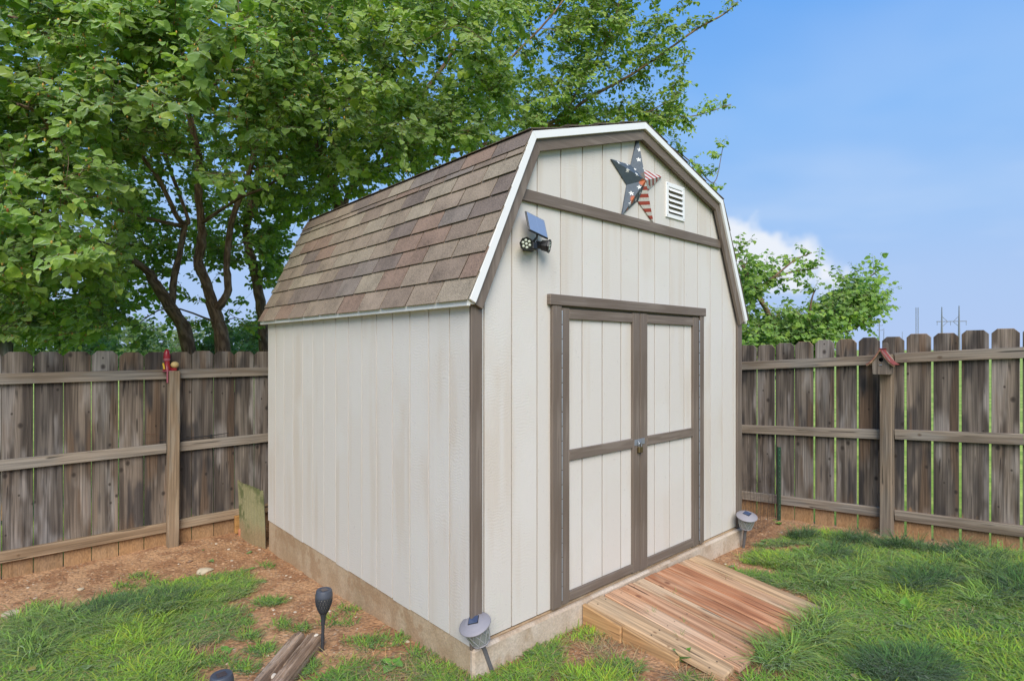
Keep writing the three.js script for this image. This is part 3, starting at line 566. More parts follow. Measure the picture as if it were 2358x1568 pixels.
// ------------------------------------------------------------------ birdhouse
{
  const t = thing('birdhouse', 'grey wooden birdhouse with curved red metal roof on a fence post', 'birdhouse', [FX - .0085 - .052 - .004 - .048, 1.352, .882]);
  const g = new THREE.Group();
  // built facing -x: local z = out of the front
  const wood = std({ map: fenceWood.map, bumpMap: fenceWood.bump, bumpScale: .002, roughness: .9, color: lin(1.45, 1.42, 1.4) });
  const turn = (geo) => geo.rotateY(-Math.PI / 2);                               // local +z -> -x
  const hw = .067, H = .125, pk = .215;
  const hole = new THREE.Path(); hole.absarc(0, .128, .0185, 0, Math.PI * 2, true);
  const fpts = [[-hw + .006, 0], [hw - .006, 0], [hw, H], [.004, pk], [-.004, pk], [-hw, H]];
  mesh('front_panel', turn(prism(fpts, .124, .138, .001, 'y', [.3, .2], [hole])), wood, t);
  mesh('back_panel', turn(prism(fpts, .003, .015, .001, 'y', [.7, .2])), wood, t);
  mesh('side_panel', turn(span(-hw + .0005, -hw + .012, .002, H - .002, .0155, .1235, .001)), wood, t);
  mesh('side_panel', turn(span(hw - .012, hw - .0005, .002, H - .002, .0155, .1235, .001)), wood, t);
  mesh('floor', turn(span(-hw + .0125, hw - .0125, .002, .012, .0155, .1235, .001)), wood, t);
  const red = std({ color: lin(.33, .075, .07), roughness: .5, map: granMap }), bark2 = std({ map: barkMap, bumpMap: barkBump, bumpScale: .004, color: lin(1.4, 1.4, 1.35), roughness: .95 });
  for (const s of [-1, 1]) { // concave flare
    const top = [], bot = [], n = 8; for (let i = 0; i <= n; i++) { const u = i / n, x = u * .108, y = pk + .010 - .155 * (1 - Math.pow(1 - u, 1.55)) * .80 - .012 * u; top.push([s * x, y]); bot.push([s * (x - .001), y - .005]); }
    const pts = [...top, ...bot.reverse()]; const under = top.map(([x, y]) => [x * .98, y - .0055]), lower = top.map(([x, y]) => [x * .96, y - .019]).reverse();
    mesh('roof_panel', turn(prism(s > 0 ? pts.reverse() : pts, .004, .165, 0, 'z')), red, t);
    const tr = [...under, ...lower]; mesh('bark_edge', turn(prism(s > 0 ? tr.reverse() : tr, .139, .163, 0, 'x')), bark2, t);
  }
  mesh('ridge_cap', turn(span(-.012, .012, pk + .008, pk + .014, .002, .166, .002)), red, t);
  mesh('perch_stub', turn(span(-.012, .012, .080, .086, .1385, .144, .001)), M.galv, t);
  mesh('hanger', turn(merged([prism([[-.022, pk - .03], [.022, pk - .03], [.022, pk + .05], [.012, pk + .066], [-.012, pk + .066], [-.022, pk + .05]], -.010, .0025, .001)])), wood, t);
}
// ------------------------------------------------------------------ red ornament on the left post
{
  const p = V3(-.642, 1.372, FZ + .065), t = thing('post_ornament', 'small red plastic ornament with yellow tab and tan ball on fence post', 'ornament', p.toArray());
  const red = std({ color: lin(.30, .012, .02), roughness: .3 }), pink = std({ color: lin(.36, .10, .13), roughness: .35 });
  mesh('bottle', moved(lathe([[0, .200], [.012, .197], [.022, .180], [.027, .150], [.029, .120], [.026, .116]], 16), -.05, 0, 0), red, t);
  mesh('collar', moved(lathe([[.026, .116], [.029, .112], [.027, .096], [.023, .092]], 16), -.05, 0, 0), pink, t);
  mesh('body', moved(lathe([[.022, .092], [.021, .06], [.030, .035], [.036, .012], [.034, .004], [0, .003]], 16), -.048, 0, 0), red, t);
  mesh('tray', moved(cbox(.085, .010, .06, .004), -.045, -.002, .01), pink, t);
  const y = cbox(.013, .058, .012, .003); y.rotateZ(.2); mesh('tab', moved(y, -.082, .045, .034), std({ color: lin(.72, .46, .03), roughness: .4 }), t);
  mesh('strap', moved(cbox(.012, .15, .022, .003), -.0525, -.035, .03), pink, t);
  mesh('ball', moved(new THREE.SphereGeometry(.033, 20, 14).scale(1.06, .92, 1), .012, .056, .01), std({ color: lin(.56, .40, .17), roughness: .6 }), t);
  mesh('ball_stem', moved(cbox(.05, .026, .03, .006), .004, .014, .008), red, t);
}
// ------------------------------------------------------------------ rusty wire and black rod on the left fence
{
  const rust = std({ color: lin(.10, .05, .028), roughness: .9 }), z = FZ + .030;
  const A = on('z', z, 328, 1000), B = on('z', z, 364, 999), Cc = on('z', z, 364, 1017), D2 = on('z', z, 328, 1020);
  const w = thing('bent_wire', 'thin rusty bent wire hooked on the dark fence boards', 'wire', [0, 0, 0]);
  mesh('wire', taper([A, B, Cc].map((p) => p.clone()), [.0018, .0018, .0018], 5), rust, w);
  mesh('wire', taper([D2, on('z', z, 384, 1012)], [.0016, .0016], 5), rust, w);
  const rod = thing('metal_rod', 'black metal rod lying along the middle fence rail', 'rod', [0, 0, 0]);
  mesh('rod', taper([on('z', z + .018, 412, 1012), on('z', z + .018, 440, 1008), on('z', z + .015, 486, 1003), on('z', z + .01, 526, 997)].map((p) => V3(p.x, Math.max(p.y, .706), p.z)), [.004, .005, .005, .003], 6), M.dark, rod);
  const h = on('z', z + .018, 485, 1003); mesh('clip', moved(cbox(.014, .04, .012, .003), h.x, .728, h.z), M.dark, rod);
}
// ------------------------------------------------------------------ corrugated panel, wood block and pipe behind the shed
{
  const a = [-.006, -3.035], b = [-.07, -3.58], n = 88, m = 24, pos = [], uv = [], idx = [];
  for (let j = 0; j <= m; j++) for (let i = 0; i <= n; i++) {
    const u = i / n, v = j / m, rip = Math.cos(u * Math.PI * 2 * 11) * .009, bow = Math.sin(u * Math.PI) * .035 + v * v * .02;
    const x = lerp(a[0], b[0], u) - rip - bow, z = lerp(a[1], b[1], u), gy = groundBase(x, z) - .05, rag = j === m ? Math.sin(i * 1.4) * .003 : 0;
    pos.push(x, gy + v * (lerp(.585, .60, u) + .015 * Math.sin(u * 5)) + rag, z); uv.push(u, v);
  }
  for (let j = 0; j < m; j++) for (let i = 0; i < n; i++) { const q = j * (n + 1) + i; idx.push(q, q + 1, q + n + 1, q + 1, q + n + 2, q + n + 1); }
  const g = new THREE.BufferGeometry(); g.setAttribute('position', new THREE.Float32BufferAttribute(pos, 3)); g.setAttribute('uv', new THREE.Float32BufferAttribute(uv, 2)); g.setIndex(idx); g.computeVertexNormals();
  const moss = tex(512, 512, (u, v) => { const s = fbm(u * 26, v * 5, 401, 3, 26, 5), bl = fbm(u * 5, v * 6, 403, 4), f = noise(u * 200, v * 200, 405); let c = mix3([.20, .19, .085], [.30, .27, .145], s); c = mix3(c, [.115, .125, .045], sstep(.45, .7, bl)); const splash = sstep(.44, .2, v + (bl - .5) * .35); c = mix3(c, [.27, .185, .095], splash * .8); return mul3(c, .8 + .4 * f); });
  top('corrugated_panel', g, phys({ map: moss, transmission: .15, thickness: 0, roughness: 1 }), 'mossy corrugated plastic panel closing the gap beside the shed', 'panel');
  const q = on('z', FZ + .06, 548, 1222);
  const blk = top('wood_block', cbox(.075, .17, .05, .004, 'x', [.4, .9]), M.splash, 'orange brown wood block set at the foot of the dark fence', 'block', [q.x, q.y + .07, FZ + .075]); blk.material = std({ map: railWood.map, bumpMap: railWood.bump, bumpScale: .002, color: lin(1.5, .95, .36), roughness: .85 });
  top('clay_pipe', taper([V3(0, -.12, 0), V3(0, .05, .0), V3(-.004, .09, -.004)], [.021, .021, .02], 14), std({ color: lin(.42, .17, .085), roughness: .8 }), 'short orange pipe sticking out of the dirt under the block', 'pipe', [q.x + .0, q.y - .055, FZ + .13]);
}

// ------------------------------------------------------------------ solar lights
function pathLight(px, py, tilt, label) {
  const p = onGround(px, py), t = thing('path_light', label, 'garden light', [p.x, p.y + .024, p.z], 'round solar path lights');
  const grey = std({ color: lin(.27, .255, .275), roughness: .6 }), dk = std({ color: lin(.13, .125, .13), roughness: .75, bumpMap: conBump, bumpScale: .002 });
  const k = new THREE.Group(); t.rotation.set(tilt[0], tilt[1], tilt[2]);
  mesh('stake', lathe([[.004, -.14], [.012, -.06], [.0135, .165], [.018, .17], [.018, .178], [0, .178]], 14), dk, t);
  mesh('collar', lathe([[.0, .177], [.050, .179], [.054, .184], [.052, .189], [0, .189]], 24), grey, t);
  mesh('core', lathe([[.036, .190], [.046, .285], [0, .285]], 20), std({ color: lin(.20, .20, .19), roughness: .8 }), t);
  mesh('glass', lathe([[.052, .189], [.056, .199], [.069, .283]], 28), phys({ color: lin(.82, .85, .84), transmission: .82, thickness: 0, roughness: .28, side: THREE.DoubleSide }), t);
  const ribs = []; for (let i = 0; i < 10; i++) for (const s of [-1, 1]) { const pts = []; for (let j = 0; j <= 5; j++) { const v = j / 5, a = (i + s * v) / 10 * Math.PI * 2, r = lerp(.0550, .0700, v); pts.push(V3(Math.cos(a) * r, .194 + v * .088, Math.sin(a) * r)); } ribs.push(taper(pts, Array(6).fill(.0024), 4)); }
  mesh('lattice', merged(ribs), std({ color: lin(.33, .34, .34), roughness: .4 }), t);
  const cap = mesh('cap', lathe([[.066, .282], [.082, .284], [.0875, .289], [.086, .294], [.070, .303], [.052, .309], [.050, .313], [.030, .317], [0, .318]], 40), grey, t);
  mesh('solar_panel', moved(cbox(.056, .005, .056, .0015), 0, .3185, 0), M.blackPlastic, cap);
  mesh('solar_cells', moved(cbox(.050, .002, .050, .0005), 0, .3215, 0), phys({ color: lin(.045, .07, .14), roughness: .35, clearcoat: 1, clearcoatRoughness: .05 }), cap);
  return t;
}
{ const a = pathLight(1130, 1549, [-.06, .5, .0], 'leaning grey solar path light at the shed corner by the grass');
  const tipTo = at(1085, 1414, 2.97), base = a.position.clone(), up = tipTo.sub(base).normalize(); a.quaternion.setFromUnitVectors(V3(0, 1, 0), up).multiply(new THREE.Quaternion().setFromAxisAngle(V3(0, 1, 0), .75));
  const b = pathLight(1713, 1262, [0, 0, 0], 'upright grey solar path light at the shed end by the wire mesh');
  const up2 = at(1722, 1176, 4.86).sub(b.position).normalize(); b.quaternion.setFromUnitVectors(V3(0, 1, 0), up2); }
function torch(p, label, lean) {
  const t = thing('torch_light', label, 'garden light', [p.x, p.y - .02, p.z], 'black solar torch lights'), bl = std({ color: lin(.035, .038, .045), roughness: .55 });
  mesh('stake', lathe([[.004, -.06], [.011, 0], [.0115, .02], [.0095, .03], [.0092, .17], [.012, .175], [.012, .20], [.016, .225], [.024, .245]], 14), bl, t);
  mesh('core', lathe([[.018, .243], [.033, .275], [.040, .32], [.040, .335]], 18), std({ color: lin(.20, .19, .175), roughness: .7 }), t);
  const ribs = [], prof = (v) => lerp(.024, .0475, Math.sin(v * 1.75)), n = 18;
  for (let i = 0; i < n; i++) for (const s of [-1, 1]) { const pts = []; for (let j = 0; j <= 8; j++) { const v = j / 8, a = (i + s * v * 2) / n * Math.PI * 2, r = prof(v); pts.push(V3(Math.cos(a) * r, .245 + v * .09, Math.sin(a) * r)); } ribs.push(taper(pts, Array(9).fill(.0024), 4)); }
  for (let j = 1; j < 8; j++) { const v = j / 8, tg = new THREE.TorusGeometry(prof(v), .0018, 5, 28).rotateX(Math.PI / 2); ribs.push(moved(tg, 0, .245 + v * .09, 0)); }
  mesh('lattice', merged(ribs), bl, t);
  const cap = mesh('cap', lathe([[.047, .334], [.0495, .337], [.0490, .352], [.044, .374], [.041, .378], [.030, .378], [.029, .3755], [0, .3755]], 30), std({ color: lin(.060, .068, .088), roughness: .5 }), t);
  mesh('solar_panel', moved(cbox(.038, .0015, .038, .0004), 0, .377, 0), phys({ color: lin(.07, .05, .05), roughness: .4, clearcoat: .6, clearcoatRoughness: .1 }), cap);
  t.rotation.set(lean[0], 0, lean[1]);
}
torch(onGround(741, 1499), 'black solar torch light beside the old split timber', [.01, -.03]);
torch(at(509, 1769, 2.45).setY(-.19), 'black solar torch light in the dirt near the lawn edge', [0, 0]);

// ------------------------------------------------------------------ old railway timber
{
  const top0 = .085, e0 = onGround(700, 1492), y1 = groundBase(e0.x, e0.z) + top0;
  const A = on('y', y1, 674, 1455), B = on('y', y1, 737, 1459), C = on('y', y1, 572, 1569), Wd = A.distanceTo(B);
  const dir = C.clone().sub(A).normalize(), side = V3(dir.z, 0, -dir.x); if (side.dot(B.clone().sub(A)) < 0) side.negate();
  const L = .78, nx = 46, nl = 150, pos = [], uv = [], idx = [];
  const hgt = (u, l) => { // height of the split, furrowed top
    const warp = (fbm(u * 5, l * 4, 501, 3) - .5) * .22 + (fbm(l * 2.5, 1.2, 503, 2) - .5) * .18, q = u + warp;
    let h = -.013 * Math.pow(1 - Math.abs(Math.sin(q * Math.PI * 5.5)), 5) - .008 * Math.pow(1 - Math.abs(Math.sin(q * Math.PI * 12 + 1)), 4) + (noise(q * 60, l * 8, 505) - .5) * .003;
    const crack = Math.abs(u - (.45 + .03 * Math.sin(l * 7)) - l * .05); h -= .06 * sstep(.06, .012, crack) * sstep(.62, .5, l) * (.55 + .45 * sstep(.4, 0, l));
    const crack2 = Math.abs(u - .66 + l * .22 - .02 * Math.sin(l * 11)); h -= .022 * sstep(.035, .008, crack2) * sstep(.12, .2, l);
    h += .014 * (fbm(u * 2.5, l * 3, 507, 2) - .5) - .016 * Math.pow(Math.abs(u - .5) * 2, 6);
    return h;
  };
  const ring = []; // across: left skirt, top, right skirt
  for (let j = 0; j <= nl; j++) {
    const l = j / nl * L, endDrop = 0; const row = [];
    for (let i = 0; i <= nx + 2; i++) {
      const u = i === 0 ? 0 : i === nx + 2 ? 1 : (i - 1) / nx, skirt = i === 0 || i === nx + 2, jag = (fbm(u * 9, 3, 511, 3) - .5) * .05 * Math.exp(-l * 14);
      const p = A.clone().addScaledVector(side, u * Wd * 1.08).addScaledVector(dir, l + jag); p.y = y1 + (skirt ? -.17 : hgt(u, l)); if (skirt) p.addScaledVector(side, (i === 0 ? -1 : 1) * .012);
      pos.push(p.x, p.y, p.z); uv.push(skirt ? u + .08 * (i ? 1 : -1) : u * .14, l);
    }
  }
  const Wn = nx + 3; for (let j = 0; j < nl; j++) for (let i = 0; i < Wn - 1; i++) { const q = j * Wn + i; idx.push(q, q + Wn, q + 1, q + 1, q + Wn, q + Wn + 1); }
  const g0 = pos.length / 3; for (let i = 0; i < Wn; i++) { const p = V3(pos[i * 3], y1 - .17, pos[i * 3 + 2]); pos.push(p.x, p.y, p.z); uv.push(i / Wn * .14, -.17); } for (let i = 0; i < Wn - 1; i++) idx.push(i, i + 1, g0 + i, i + 1, g0 + i + 1, g0 + i);
  const g = new THREE.BufferGeometry(); g.setAttribute('position', new THREE.Float32BufferAttribute(pos, 3)); g.setAttribute('uv', new THREE.Float32BufferAttribute(uv, 2)); g.setIndex(idx); g.computeVertexNormals();
  const tie = woodTextures(29, [[.235, .155, .102], [.36, .255, .18], [.42, .325, .25], [.14, .085, .052], [.07, .042, .028]], 4, [1.3, .9], 512);
  top('old_timber', g, std({ map: tie.map, bumpMap: tie.bump, bumpScale: .004, roughness: .95 }), 'old split brown timber lying half sunk in the dirt', 'timber');
  const R = rng(88), pebM = std({ color: lin(.56, .50, .42), roughness: .9 });
  const stone = (u, l, s, m, label) => { const gg = new THREE.IcosahedronGeometry(s, 2), pp = gg.attributes.position; for (let i = 0; i < pp.count; i++) { const k = .8 + .4 * noise(pp.getX(i) / s * 1.5 + l * 9, pp.getY(i) / s * 1.5 + pp.getZ(i) / s, 521); pp.setXYZ(i, pp.getX(i) * k * 1.3, pp.getY(i) * k * .75, pp.getZ(i) * k); } gg.computeVertexNormals(); const p = A.clone().addScaledVector(side, u * Wd).addScaledVector(dir, l); top('pale_stone', gg, m, label, 'stone', [p.x, y1 + hgt(u, l) + s * .45, p.z]); };
  stone(.46, .42, .019, pebM, 'pale rounded stone resting on top of the old timber');
  stone(.90, .03, .010, pebM, 'white pebble on the end of the old timber beside the torch');
}

// ------------------------------------------------------------------ steel post and wire mesh by the right fence
{
  const p = onGround(1795, 1199), t = thing('steel_post', 'dark green studded steel post near the right fence', 'post', [p.x, p.y - .1, p.z]);
  const green = std({ color: lin(.012, .045, .022), roughness: .5 }), H = .745 + .1;
  mesh('post', merged([moved(cbox(.036, H, .006, .001), 0, H / 2, 0), moved(cbox(.006, H, .03, .001), 0, H / 2, -.0185)]), green, t);
  for (let y = .16; y < H - .02; y += .055) mesh('stud', moved(cbox(.008, .012, .006, .001), 0, y, .006), std({ color: lin(.05, .14, .07), roughness: .5 }), t);
  t.rotation.y = -.6;
  const a = V3(3.07, 0, .01), b = V3(p.x - .01, 0, p.z), ws = [], R = rng(404), wireM = std({ color: lin(.05, .04, .035), roughness: .7 });
  for (let i = 0; i <= 24; i++) { const u = i / 24, q = a.clone().lerp(b, u), y0 = groundBase(q.x, q.z) - .03, h = .60 - .05 * Math.sin(u * 3); ws.push(taper([V3(q.x, y0, q.z), V3(q.x + (R() - .5) * .02, y0 + h * .5, q.z + .02 + (R() - .5) * .02), V3(q.x + (R() - .5) * .03, y0 + h, q.z + (R() - .5) * .03)], [.0011, .0011, .0011], 4)); }
  for (let j = 0; j < 9; j++) { const y = .03 + j * .066, pts = []; for (let i = 0; i <= 8; i++) { const q = a.clone().lerp(b, i / 8); pts.push(V3(q.x, groundBase(q.x, q.z) + y + (R() - .5) * .008, q.z + .016 * Math.sin(y * 5))); } ws.push(taper(pts, Array(9).fill(.0009), 4)); }
  const w = top('wire_mesh', merged(ws), wireM, 'fine dark wire mesh stretched from the shed corner to the steel post', 'mesh');
}

// ------------------------------------------------------------------ far lines and masts
{
  const grey = std({ color: lin(.20, .21, .24), roughness: .8 });
  const ground = (px, d) => { const p = at(px, HZ, d); return V3(p.x, -.4, p.z); };
  const hgt = (py, d) => EYE.y + (HZ - py) / F * d;
  { const d = 230, t = thing('transmission_tower', 'two-pole transmission tower with a crossarm beyond the right fence', 'power pylon', ground(2190, d).toArray()), o = t.position, y = (py) => hgt(py, d) - o.y;
    for (const [s, tp] of [[-1, 707], [1, 704]]) mesh('pole', taper([V3(s * SY * 3.5, 0, s * CY * 3.5), V3(s * SY * 3.5, y(tp), s * CY * 3.5)], [.55, .16], 8), grey, t);
    const X = (m) => V3(SY * m, 0, CY * m), pt = (m, py) => X(m).setY(y(py));
    mesh('crossarm', bar(pt(-5.6, 740.5), pt(6.6, 739.5), .16, 6), grey, t);
    for (const [a, pa, b, pb] of [[-3.4, 729, -1.2, 740], [3.4, 728, 1.2, 740], [-3.3, 752, -1.2, 741], [3.3, 751, 1.2, 741]]) mesh('brace', bar(pt(a, pa), pt(b, pb), .10, 5), grey, t);
    for (const m of [-5.4, 0, 6.4]) mesh('insulator', bar(pt(m, 740), pt(m, 749), .09, 6), grey, t); }
  const mast = (px, d, tp, wpx, label) => { const t = thing('radio_mast', label, 'mast', ground(px, d).toArray()), H = hgt(tp, d) + .4, w = wpx / F * d / 2, legs = [[-1, -1], [1, -1], [1, 1], [-1, 1]].map(([a, b]) => V3(a * w, 0, b * w)), br = [];
    for (const l of legs) mesh('leg', bar(l, l.clone().setY(H), .09, 5), grey, t);
    const n = 26; for (let i = 0; i < n; i++) for (let k = 0; k < 4; k++) { const a = legs[(k + i) % 4].clone().setY(i / n * H), b = legs[(k + i + 1) % 4].clone().setY((i + 1) / n * H); br.push(bar(a, b, .05, 4)); }
    const m = mesh('bracing', merged(br), grey, t); m.userData.kind = 'stuff'; };
  mast(2113, 420, 708, 4.4, 'tall lattice mast beside the transmission tower'); mast(1744.5, 420, 716, 4.6, 'lattice mast behind the young bright green tree');
  { const d = 170, t = thing('utility_pole', 'thin utility pole with two crossarms above the birdhouse', 'utility pole', ground(2026, d).toArray()), y = (py) => hgt(py, d) - t.position.y;
    mesh('pole', taper([V3(0, 0, 0), V3(0, y(744), 0)], [.16, .11], 7), grey, t);
    for (const py of [749.5, 760.5]) { mesh('crossarm', bar(V3(-SY * .6, y(py), -CY * .6), V3(SY * 1.0, y(py), CY * 1.0), .07, 5), grey, t); for (const m of [-.5, .9]) mesh('insulator', bar(V3(SY * m, y(py), CY * m), V3(SY * m, y(py) + .28, CY * m), .06, 5), grey, t); } }
  { const d = 170; top('thin_pole', taper([V3(0, 0, 0), V3(.2, hgt(756, d) + .4, 0)], [.12, .08], 6), grey, 'bare leaning pole beside the utility pole', 'pole', ground(2036, d).toArray()); }
  for (const [px, tp, d] of [[2079, 764, 300], [2122, 769, 260]]) top('thin_pole', taper([V3(0, 0, 0), V3(0, hgt(tp, d) + .4, 0)], [.14, .1], 6), grey, px < 2100 ? 'thin far pole between the utility pole and the lattice mast' : 'short far pole between the lattice mast and the transmission tower', 'pole', ground(px, d).toArray());
}

// ------------------------------------------------------------------ trees
function leafGeo(fold, droop, lobed) {
  // broad pointed leaf along +y, face to +z, two halves folded at the midrib
  const rows = lobed ? [[0, 0], [.26, .06], [.43, .24], [.45, .44], [.33, .66], [.17, .84], [0, 1]] : [[0, 0], [.30, .10], [.43, .34], [.38, .58], [.21, .82], [0, 1]];
  const pos = [], uv = [], P = (x, y) => [x, y, Math.abs(x) * fold - droop * y * y + .05 * Math.sin(y * 9 + x * 5)];
  for (const s of [-1, 1]) for (let i = 0; i < rows.length - 1; i++) { const [w0, y0] = rows[i], [w1, y1] = rows[i + 1], q = [P(0, y0), P(s * w0, y0), P(s * w1, y1), P(0, y1)]; if (w0 > 0) pos.push(...q[0], ...(s > 0 ? q[1] : q[2]), ...(s > 0 ? q[2] : q[1])); if (w1 > 0 || true) pos.push(...q[0], ...(s > 0 ? q[2] : q[3]), ...(s > 0 ? q[3] : q[2])); }
  const g = new THREE.BufferGeometry(); g.setAttribute('position', new THREE.Float32BufferAttribute(pos, 3)); g.computeVertexNormals(); return g;
}
const LEAF = [leafGeo(.28, .18, true), leafGeo(.12, .34, true), leafGeo(.4, .1, false)];
function inPoly(poly, x, y) { let c = false; for (let i = 0, j = poly.length - 1; i < poly.length; j = i++) { const [a, b] = poly[i], [p, q] = poly[j]; if ((b > y) !== (q > y) && x < (p - a) * (y - b) / (q - b) + a) c = !c; } return c; }
function blocked(p) { // inside the shed, or in or under the fence tops
  if (p.x > -.35 && p.x < 3.4 && p.z > -3.4 && p.z < .4 && p.y < lineY(OUT, clamp(p.x, OUT[0][0], OUT[4][0])) + .22) return true;
  if (p.z > FZ - .35 && p.z < FZ + .3 && p.y < 1.85 && p.x < FX) return true;
  if (p.z > FZ && p.x < FX && p.y < 1.95) return true;
  if (Math.abs(p.x - FX) < .3 && p.y < 1.9) return true;
  return p.y < .3;
}
function instanced(name, geos, mat, list, parent) { // list: [matrix, colour, variant]
  const out = [];
  geos.forEach((g, v) => { const sel = list.filter((q) => q[2] === v); if (!sel.length) return; const m = new THREE.InstancedMesh(g, mat, sel.length); sel.forEach((q, i) => { m.setMatrixAt(i, q[0]); m.setColorAt(i, q[1]); }); m.name = name; m.castShadow = m.receiveShadow = true; m.userData.kind = 'stuff'; parent.add(m); out.push(m); });
  return out;
}
function grow(o) {
  const R = rng(o.seed), t = thing(o.name, o.label, 'tree', o.base ? o.base.toArray() : [0, 0, 0], o.group), off = t.position.clone().negate();
  const nodes = [], twigs = [], leaves = [], fruit = [], rv = () => V3(R() - .5, R() - .5, R() - .5).multiplyScalar(2);
  for (const s of o.stems) {
    let pts = s.p.map((q) => (q.isVector3 ? q.clone() : at(...q))); pts = smooth(pts, 5);
    const n = pts.length, rad = pts.map((q, i) => lerp(s.r[0], s.r[1], Math.pow(i / (n - 1), .8)) * (1 + (noise(i * .7, s.r[0] * 900, 601) - .5) * .22));
    pts.forEach((q, i) => { if (i && i < n - 1) q.add(rv().multiplyScalar(rad[i] * .12)); });
    pts.forEach((q, i) => { if (i / n > (s.from ?? .35)) nodes.push({ p: q.clone(), r: rad[i], d: pts[Math.min(i + 1, n - 1)].clone().sub(pts[Math.max(i - 1, 0)]).normalize() }); });
    const g = taper(pts, rad, s.r[0] > .03 ? 12 : 7); g.translate(off.x, off.y, off.z); mesh(s.name ?? 'limb', g, M.bark, t);
  }
  // tips of the crown, sampled in depth, each joined to the nearest wood
  const tips = [];
  for (const f of o.fill) { let n = 0, guard = 0; const xs = f.poly.map((q) => q[0]), ys = f.poly.map((q) => q[1]); while (n < f.n && guard++ < f.n * 60) { const px = lerp(Math.min(...xs), Math.max(...xs), R()), py = lerp(Math.min(...ys), Math.max(...ys), R()); if (!inPoly(f.poly, px, py)) continue; const p = at(px, py, lerp(f.d[0], f.d[1], R())); if (blocked(p)) continue; if (f.d[0] < 7 && inPoly(WINDOW, px, py) && EYE.distanceTo(p) < 8.0 && R() < .9) continue; tips.push({ p, f }); n++; } }
  for (const q of o.tips ?? []) tips.push({ p: at(...q), f: { leaf: o.leaf, m: q[3] ?? 1 } });
  const c0 = o.stems[0].p[0].isVector3 ? o.stems[0].p[0] : at(...o.stems[0].p[0]); for (const q of tips) q.k = q.p.distanceTo(c0); tips.sort((a, b) => a.k - b.k);
  const woods = [];
  for (const { p, f } of tips) {
    let best = null, bd = 1e9; for (const q of nodes) { let d = q.p.distanceToSquared(p); if (q.p.y > p.y + .25) d *= 1.6; if (d < bd) { bd = d; best = q; } }
    const D = Math.sqrt(bd), dir = p.clone().sub(best.p).normalize();
    if (D > .06) {
      const mid = best.p.clone().lerp(p, .5).addScaledVector(best.d, D * .18).add(rv().multiplyScalar(D * .07)).add(V3(0, D * .03, 0));
      const line = smooth([best.p, mid, p], D > .8 ? 4 : 3), r0 = Math.min(best.r * .65, .004 + D * .0085), r1 = .0028;
      const rad = line.map((q, i) => lerp(r0, r1, i / (line.length - 1))); const g = taper(line, rad, r0 > .012 ? 6 : 4, false); (g.translate(off.x, off.y, off.z)); woods.push(g);
      line.forEach((q, i) => { if (i > 0) nodes.push({ p: q, r: rad[i], d: line[Math.min(i + 1, line.length - 1)].clone().sub(line[i - 1]).normalize() }); });
    }
    const nt = Math.round((f.twigs ?? 6) * (.7 + R() * .6) * (f.m ?? 1)), tone = R();
    for (let k = 0; k < nt; k++) {
      const start = p.clone().addScaledVector(dir, -R() * Math.min(D, .30)), td = dir.clone().multiplyScalar(.75).add(rv().multiplyScalar(.85)).add(V3(0, .15, 0)).normalize(), len = (.16 + R() * .26) * (f.spread ?? 1);
      const end = start.clone().addScaledVector(td, len).add(V3(0, -.04 * R(), 0)); if (blocked(end)) continue;
      const g = taper([start, start.clone().lerp(end, .5).add(V3(0, .012, 0)), end], [.0026, .002, .0012], 3, false); g.translate(off.x, off.y, off.z); twigs.push(g);
      const nl = Math.round(len / (f.step ?? .030));
      for (let l = 0; l < nl; l++) {
        const u = (l + .5 + R() * .5) / nl, q = start.clone().lerp(end, u), sd = V3().crossVectors(td, V3(0, 1, 0)).normalize().multiplyScalar(l % 2 ? 1 : -1);
        const ly = td.clone().multiplyScalar(.45).addScaledVector(sd, .7).add(V3(0, -.15 - R() * .55, 0)).add(rv().multiplyScalar(.45)).normalize();
        const nz0 = V3(0, .2, 0).add(rv().multiplyScalar(.62)).addScaledVector(SUN_DIR, 1.25), lx = V3().crossVectors(ly, nz0).normalize(), lz = V3().crossVectors(lx, ly).normalize();
        const s = (f.leaf ?? o.leaf) * (.42 + R() * .95) * (u > .85 ? .75 : 1); q.addScaledVector(ly, .02).add(off);
        const mt = new THREE.Matrix4().makeBasis(lx.multiplyScalar(s), ly.multiplyScalar(s), lz.multiplyScalar(s)).setPosition(q);
        const a = R(), young = R() < (o.young ?? .25) ? 1 : 0, c = lin(lerp(o.col[0][0], o.col[1][0], a), lerp(o.col[0][1], o.col[1][1], a), lerp(o.col[0][2], o.col[1][2], a)); c.multiplyScalar(.82 + .36 * tone + (R() - .5) * .2); if (young) { c.r *= 1.45; c.g *= 1.22; }
        leaves.push([mt, c, Math.floor(R() * 3)]);
        if (o.fruit && R() < o.fruit) { const fs = .004 + R() * .0045, fp = start.clone().lerp(end, u).add(rv().multiplyScalar(.012)).add(off), fc = lin(.40, .24, .045).multiplyScalar(.6 + R() * .7); if (R() < .12) fc.setRGB(.38, .12, .03); fruit.push([new THREE.Matrix4().makeScale(fs, fs * (1.3 + R()), fs).setPosition(fp), fc, 0]); }
      }
    }
  }
  if (woods.length) mesh('branches', merged(woods), M.bark, t).userData.kind = 'stuff';
  if (twigs.length) mesh('twigs', merged(twigs), M.twig, t).userData.kind = 'stuff';
  instanced('crown', LEAF, M.leaf, leaves, t);
  if (fruit.length) instanced('fruit', [new THREE.IcosahedronGeometry(1, 0)], std({ color: lin(1, 1, 1), roughness: .7 }), fruit, t);
  console.log(o.name, 'tips', tips.length, 'leaves', leaves.length);
  return t;
}
const down = (px, py, d, y = -.4) => { const p = at(px, py, d); return V3(p.x, y, p.z); };
const GREEN = [[.155, .305, .018], [.27, .425, .034]];
const WINDOW = [[290, 290], [420, 235], [600, 350], [640, 520], [620, 800], [330, 800], [225, 570], [235, 460]];   // where the stems show
